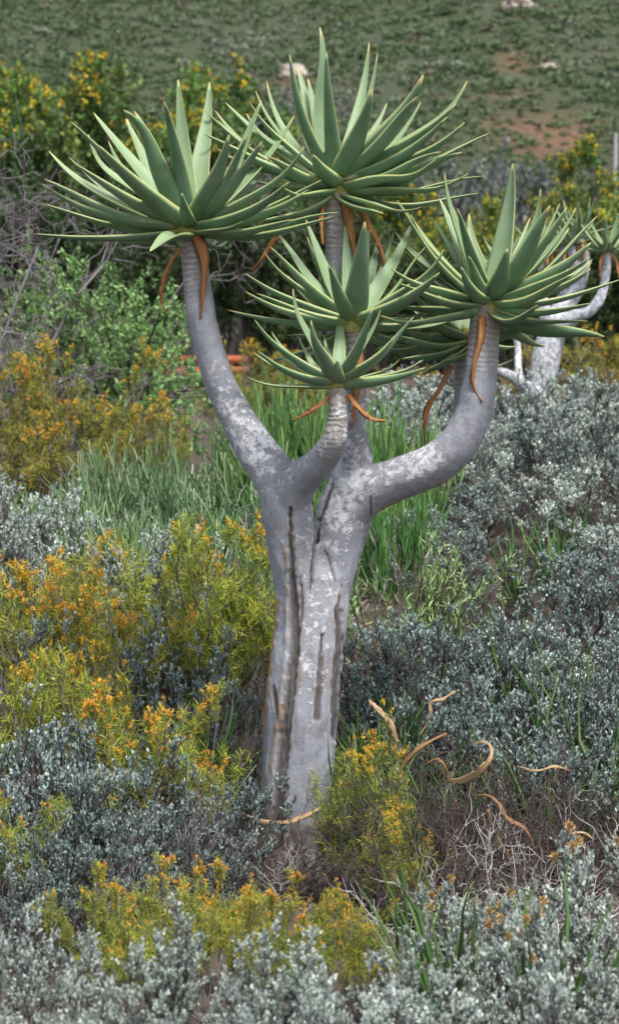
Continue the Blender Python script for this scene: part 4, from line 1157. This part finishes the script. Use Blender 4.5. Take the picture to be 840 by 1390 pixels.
for x, yt, Y, w in ((-20, 1232, 5.5, 160), (75, 1268, 5.3, 150), (222, 1224, 5.3, 100), (345, 1254, 5.2, 110), (440, 1268, 5.2, 110), (545, 1288, 5.2, 150), (150, 1335, 4.8, 180), (285, 1340, 4.8, 180), (60, 1335, 4.8, 180), (420, 1340, 4.8, 180), (550, 1340, 4.8, 180), (690, 1300, 5.0, 220), (830, 1290, 5.0, 220)):
    plant_top('slim_silver' if 200 < x < 500 and yt < 1300 else 'silver', 'shrub', x, yt, Y, w, LB, 'shrub', 'front row of silver shrubs')
for x, yt, Y, w in ((655, 1195, 5.8, 180), (740, 1215, 5.6, 180), (815, 1135, 5.8, 200), (640, 1250, 5.5, 180), (790, 1230, 5.4, 180)):
    plant_top('silver_heads', 'shrub', x, yt, Y, w, 'pale silver shrub with straw-coloured dry flower heads in front of the dead twigs', 'shrub', 'silver shrubs with dry flower heads')
for x, Y, H in ((500, 8.4, .55), (520, 8.6, .5), (540, 8.2, .5), (560, 8.5, .55), (650, 9.3, .45), (690, 9.2, .5), (720, 8.9, .55), (640, 9.0, .5), (780, 8.8, .55), (810, 8.6, .6), (740, 8.4, .6), (700, 8.0, .55), (620, 8.0, .5), (490, 8.1, .5), (830, 8.1, .6), (760, 7.8, .5), (575, 7.6, .45), (600, 9.8, .5), (700, 11, .5), (760, 11.4, .5), (250, 8.6, .5), (270, 8.5, .5), (620, 5.7, .5), (740, 5.5, .5), (570, 6.2, .45)):
    plant('blades', 'grass_tuft', x, Y, H, H * .8, 'green tuft of narrow upright blades among silver shrubs', 'grass tuft', 'green blade tufts')
LT = 'tangle of pale dead twigs on the bare ground under silver shrubs'
for x, Y, H, W in ((640, 7.0, .42, .6), (690, 7.05, .42, .55), (590, 7.35, .42, .5), (610, 7.2, .3, .5), (660, 7.0, .32, .6), (580, 6.8, .34, .5), (720, 7.2, .32, .6), (780, 7.3, .4, .6), (820, 7.0, .35, .6), (600, 6.6, .3, .45), (560, 7.6, .35, .5), (690, 6.8, .22, .5), (760, 6.8, .3, .5), (330, 7.35, .3, .5), (370, 7.2, .22, .5), (395, 7.55, .2, .4)):
    plant('bare_pale', 'dead_twigs', x, Y, H, W, LT, 'twigs', 'dead twig tangles')
for x, Y, H, W in ((640, 7.5, .5, .6), (700, 7.5, .5, .6), (560, 7.25, .45, .5), (620, 7.15, .4, .5), (720, 7.1, .38, .5), (670, 7.8, .5, .6), (570, 7.9, .45, .5), (770, 7.6, .4, .6), (540, 7.5, .4, .45), (830, 7.6, .4, .5), (340, 7.6, .4, .5), (400, 7.55, .22, .45), (365, 7.4, .25, .45)):
    plant('bare_brown', 'dead_shrub', x, Y, H, W, 'dead dark brown shrub in the hollow behind the pale twigs', 'shrub', 'dead shrubs in the hollow')

# fallen withered leaves
def fallen(pts, ws, tw, label, pale=True, seed=0, back=.14):
    q = [P(x_, y_, Y_ + back) for x_, y_, Y_ in pts]; Y = pts[0][2]
    O = np.mean(q, axis=0)
    V, Q, at = dry_strip(q, np.array(ws) * .85 / ppm(Y), tw, .0015, seed, .3)
    tag(link('fallen_leaf', mesh_data('fallen_leaf', V - O, Q, None, M['dry_pale' if pale else 'dry_brown'], at, False), None, O), label, 'dead leaf', 'withered fallen quiver tree leaves')
fallen([(330, 1104, 7.62), (352, 1114, 7.60), (385, 1116, 7.59), (415, 1106, 7.6), (438, 1095, 7.63)], [3, 8, 10, 10, 5], (.5, .9), 'curved tan fallen leaf lodged across the foot of the trunk', True, 1, 0)
fallen([(500, 950, 7.7), (515, 965, 7.68), (530, 982, 7.68), (540, 1008, 7.7)], [5, 12, 13, 6], (.2, .8), 'straight tan fallen leaf leaning in the shrub beside the trunk', True, 2)
fallen([(618, 938, 7.8), (600, 950, 7.75), (585, 955, 7.75), (584, 975, 7.75), (568, 1000, 7.75)], [4, 8, 9, 8, 3], (.0, 1.6), 'twisted tan fallen leaf hanging in silver shrubs', True, 3)
fallen([(606, 1060, 7.32), (628, 1060, 7.27), (650, 1048, 7.22), (666, 1030, 7.22), (666, 1013, 7.25), (654, 1006, 7.28), (643, 1010, 7.3)], [5, 15, 13, 9, 7, 5, 3], (.2, -1.2), 'broad fallen leaf curled back into a hook on dead twigs', True, 4)
fallen([(640, 1080, 7.25), (662, 1080, 7.22), (678, 1092, 7.2), (690, 1112, 7.2), (712, 1124, 7.2), (724, 1148, 7.2), (728, 1185, 7.22)], [3, 5, 7, 7, 8, 6, 3], (.2, 1.4), 'long snaking rust-brown fallen leaf beyond the dry flower heads', False, 5)
fallen([(662, 1098, 7.3), (668, 1120, 7.28), (680, 1145, 7.26), (693, 1168, 7.26), (697, 1195, 7.28)], [4, 6, 9, 8, 5], (.4, 1.1), 'narrow rust-brown fallen leaf lying beside the snaking one', False, 6)
fallen([(540, 1050, 7.5), (553, 1030, 7.48), (575, 1010, 7.47), (606, 995, 7.5)], [4, 9, 10, 4], (.3, 1.0), 'rust-brown fallen leaf tilted under the silver shrubs', False, 7)
fallen([(575, 1040, 7.3), (592, 1030, 7.28), (604, 1040, 7.28), (612, 1062, 7.3)], [3, 6, 6, 2], (.2, 1.3), 'short bent straw-brown fallen leaf near the hooked one', False, 8)
fallen([(700, 1040, 7.4), (728, 1046, 7.38), (752, 1040, 7.38), (775, 1046, 7.4)], [2, 5, 5, 2], (.4, 1.1), 'thin straw-coloured fallen leaf lying under the blue-grey shrubs', True, 9)
fallen([(752, 1150, 7.0), (768, 1135, 6.98), (790, 1130, 6.98), (806, 1140, 7.0)], [2, 5, 5, 2], (.2, .9), 'small tan fallen leaf arched over pale twigs', True, 10)
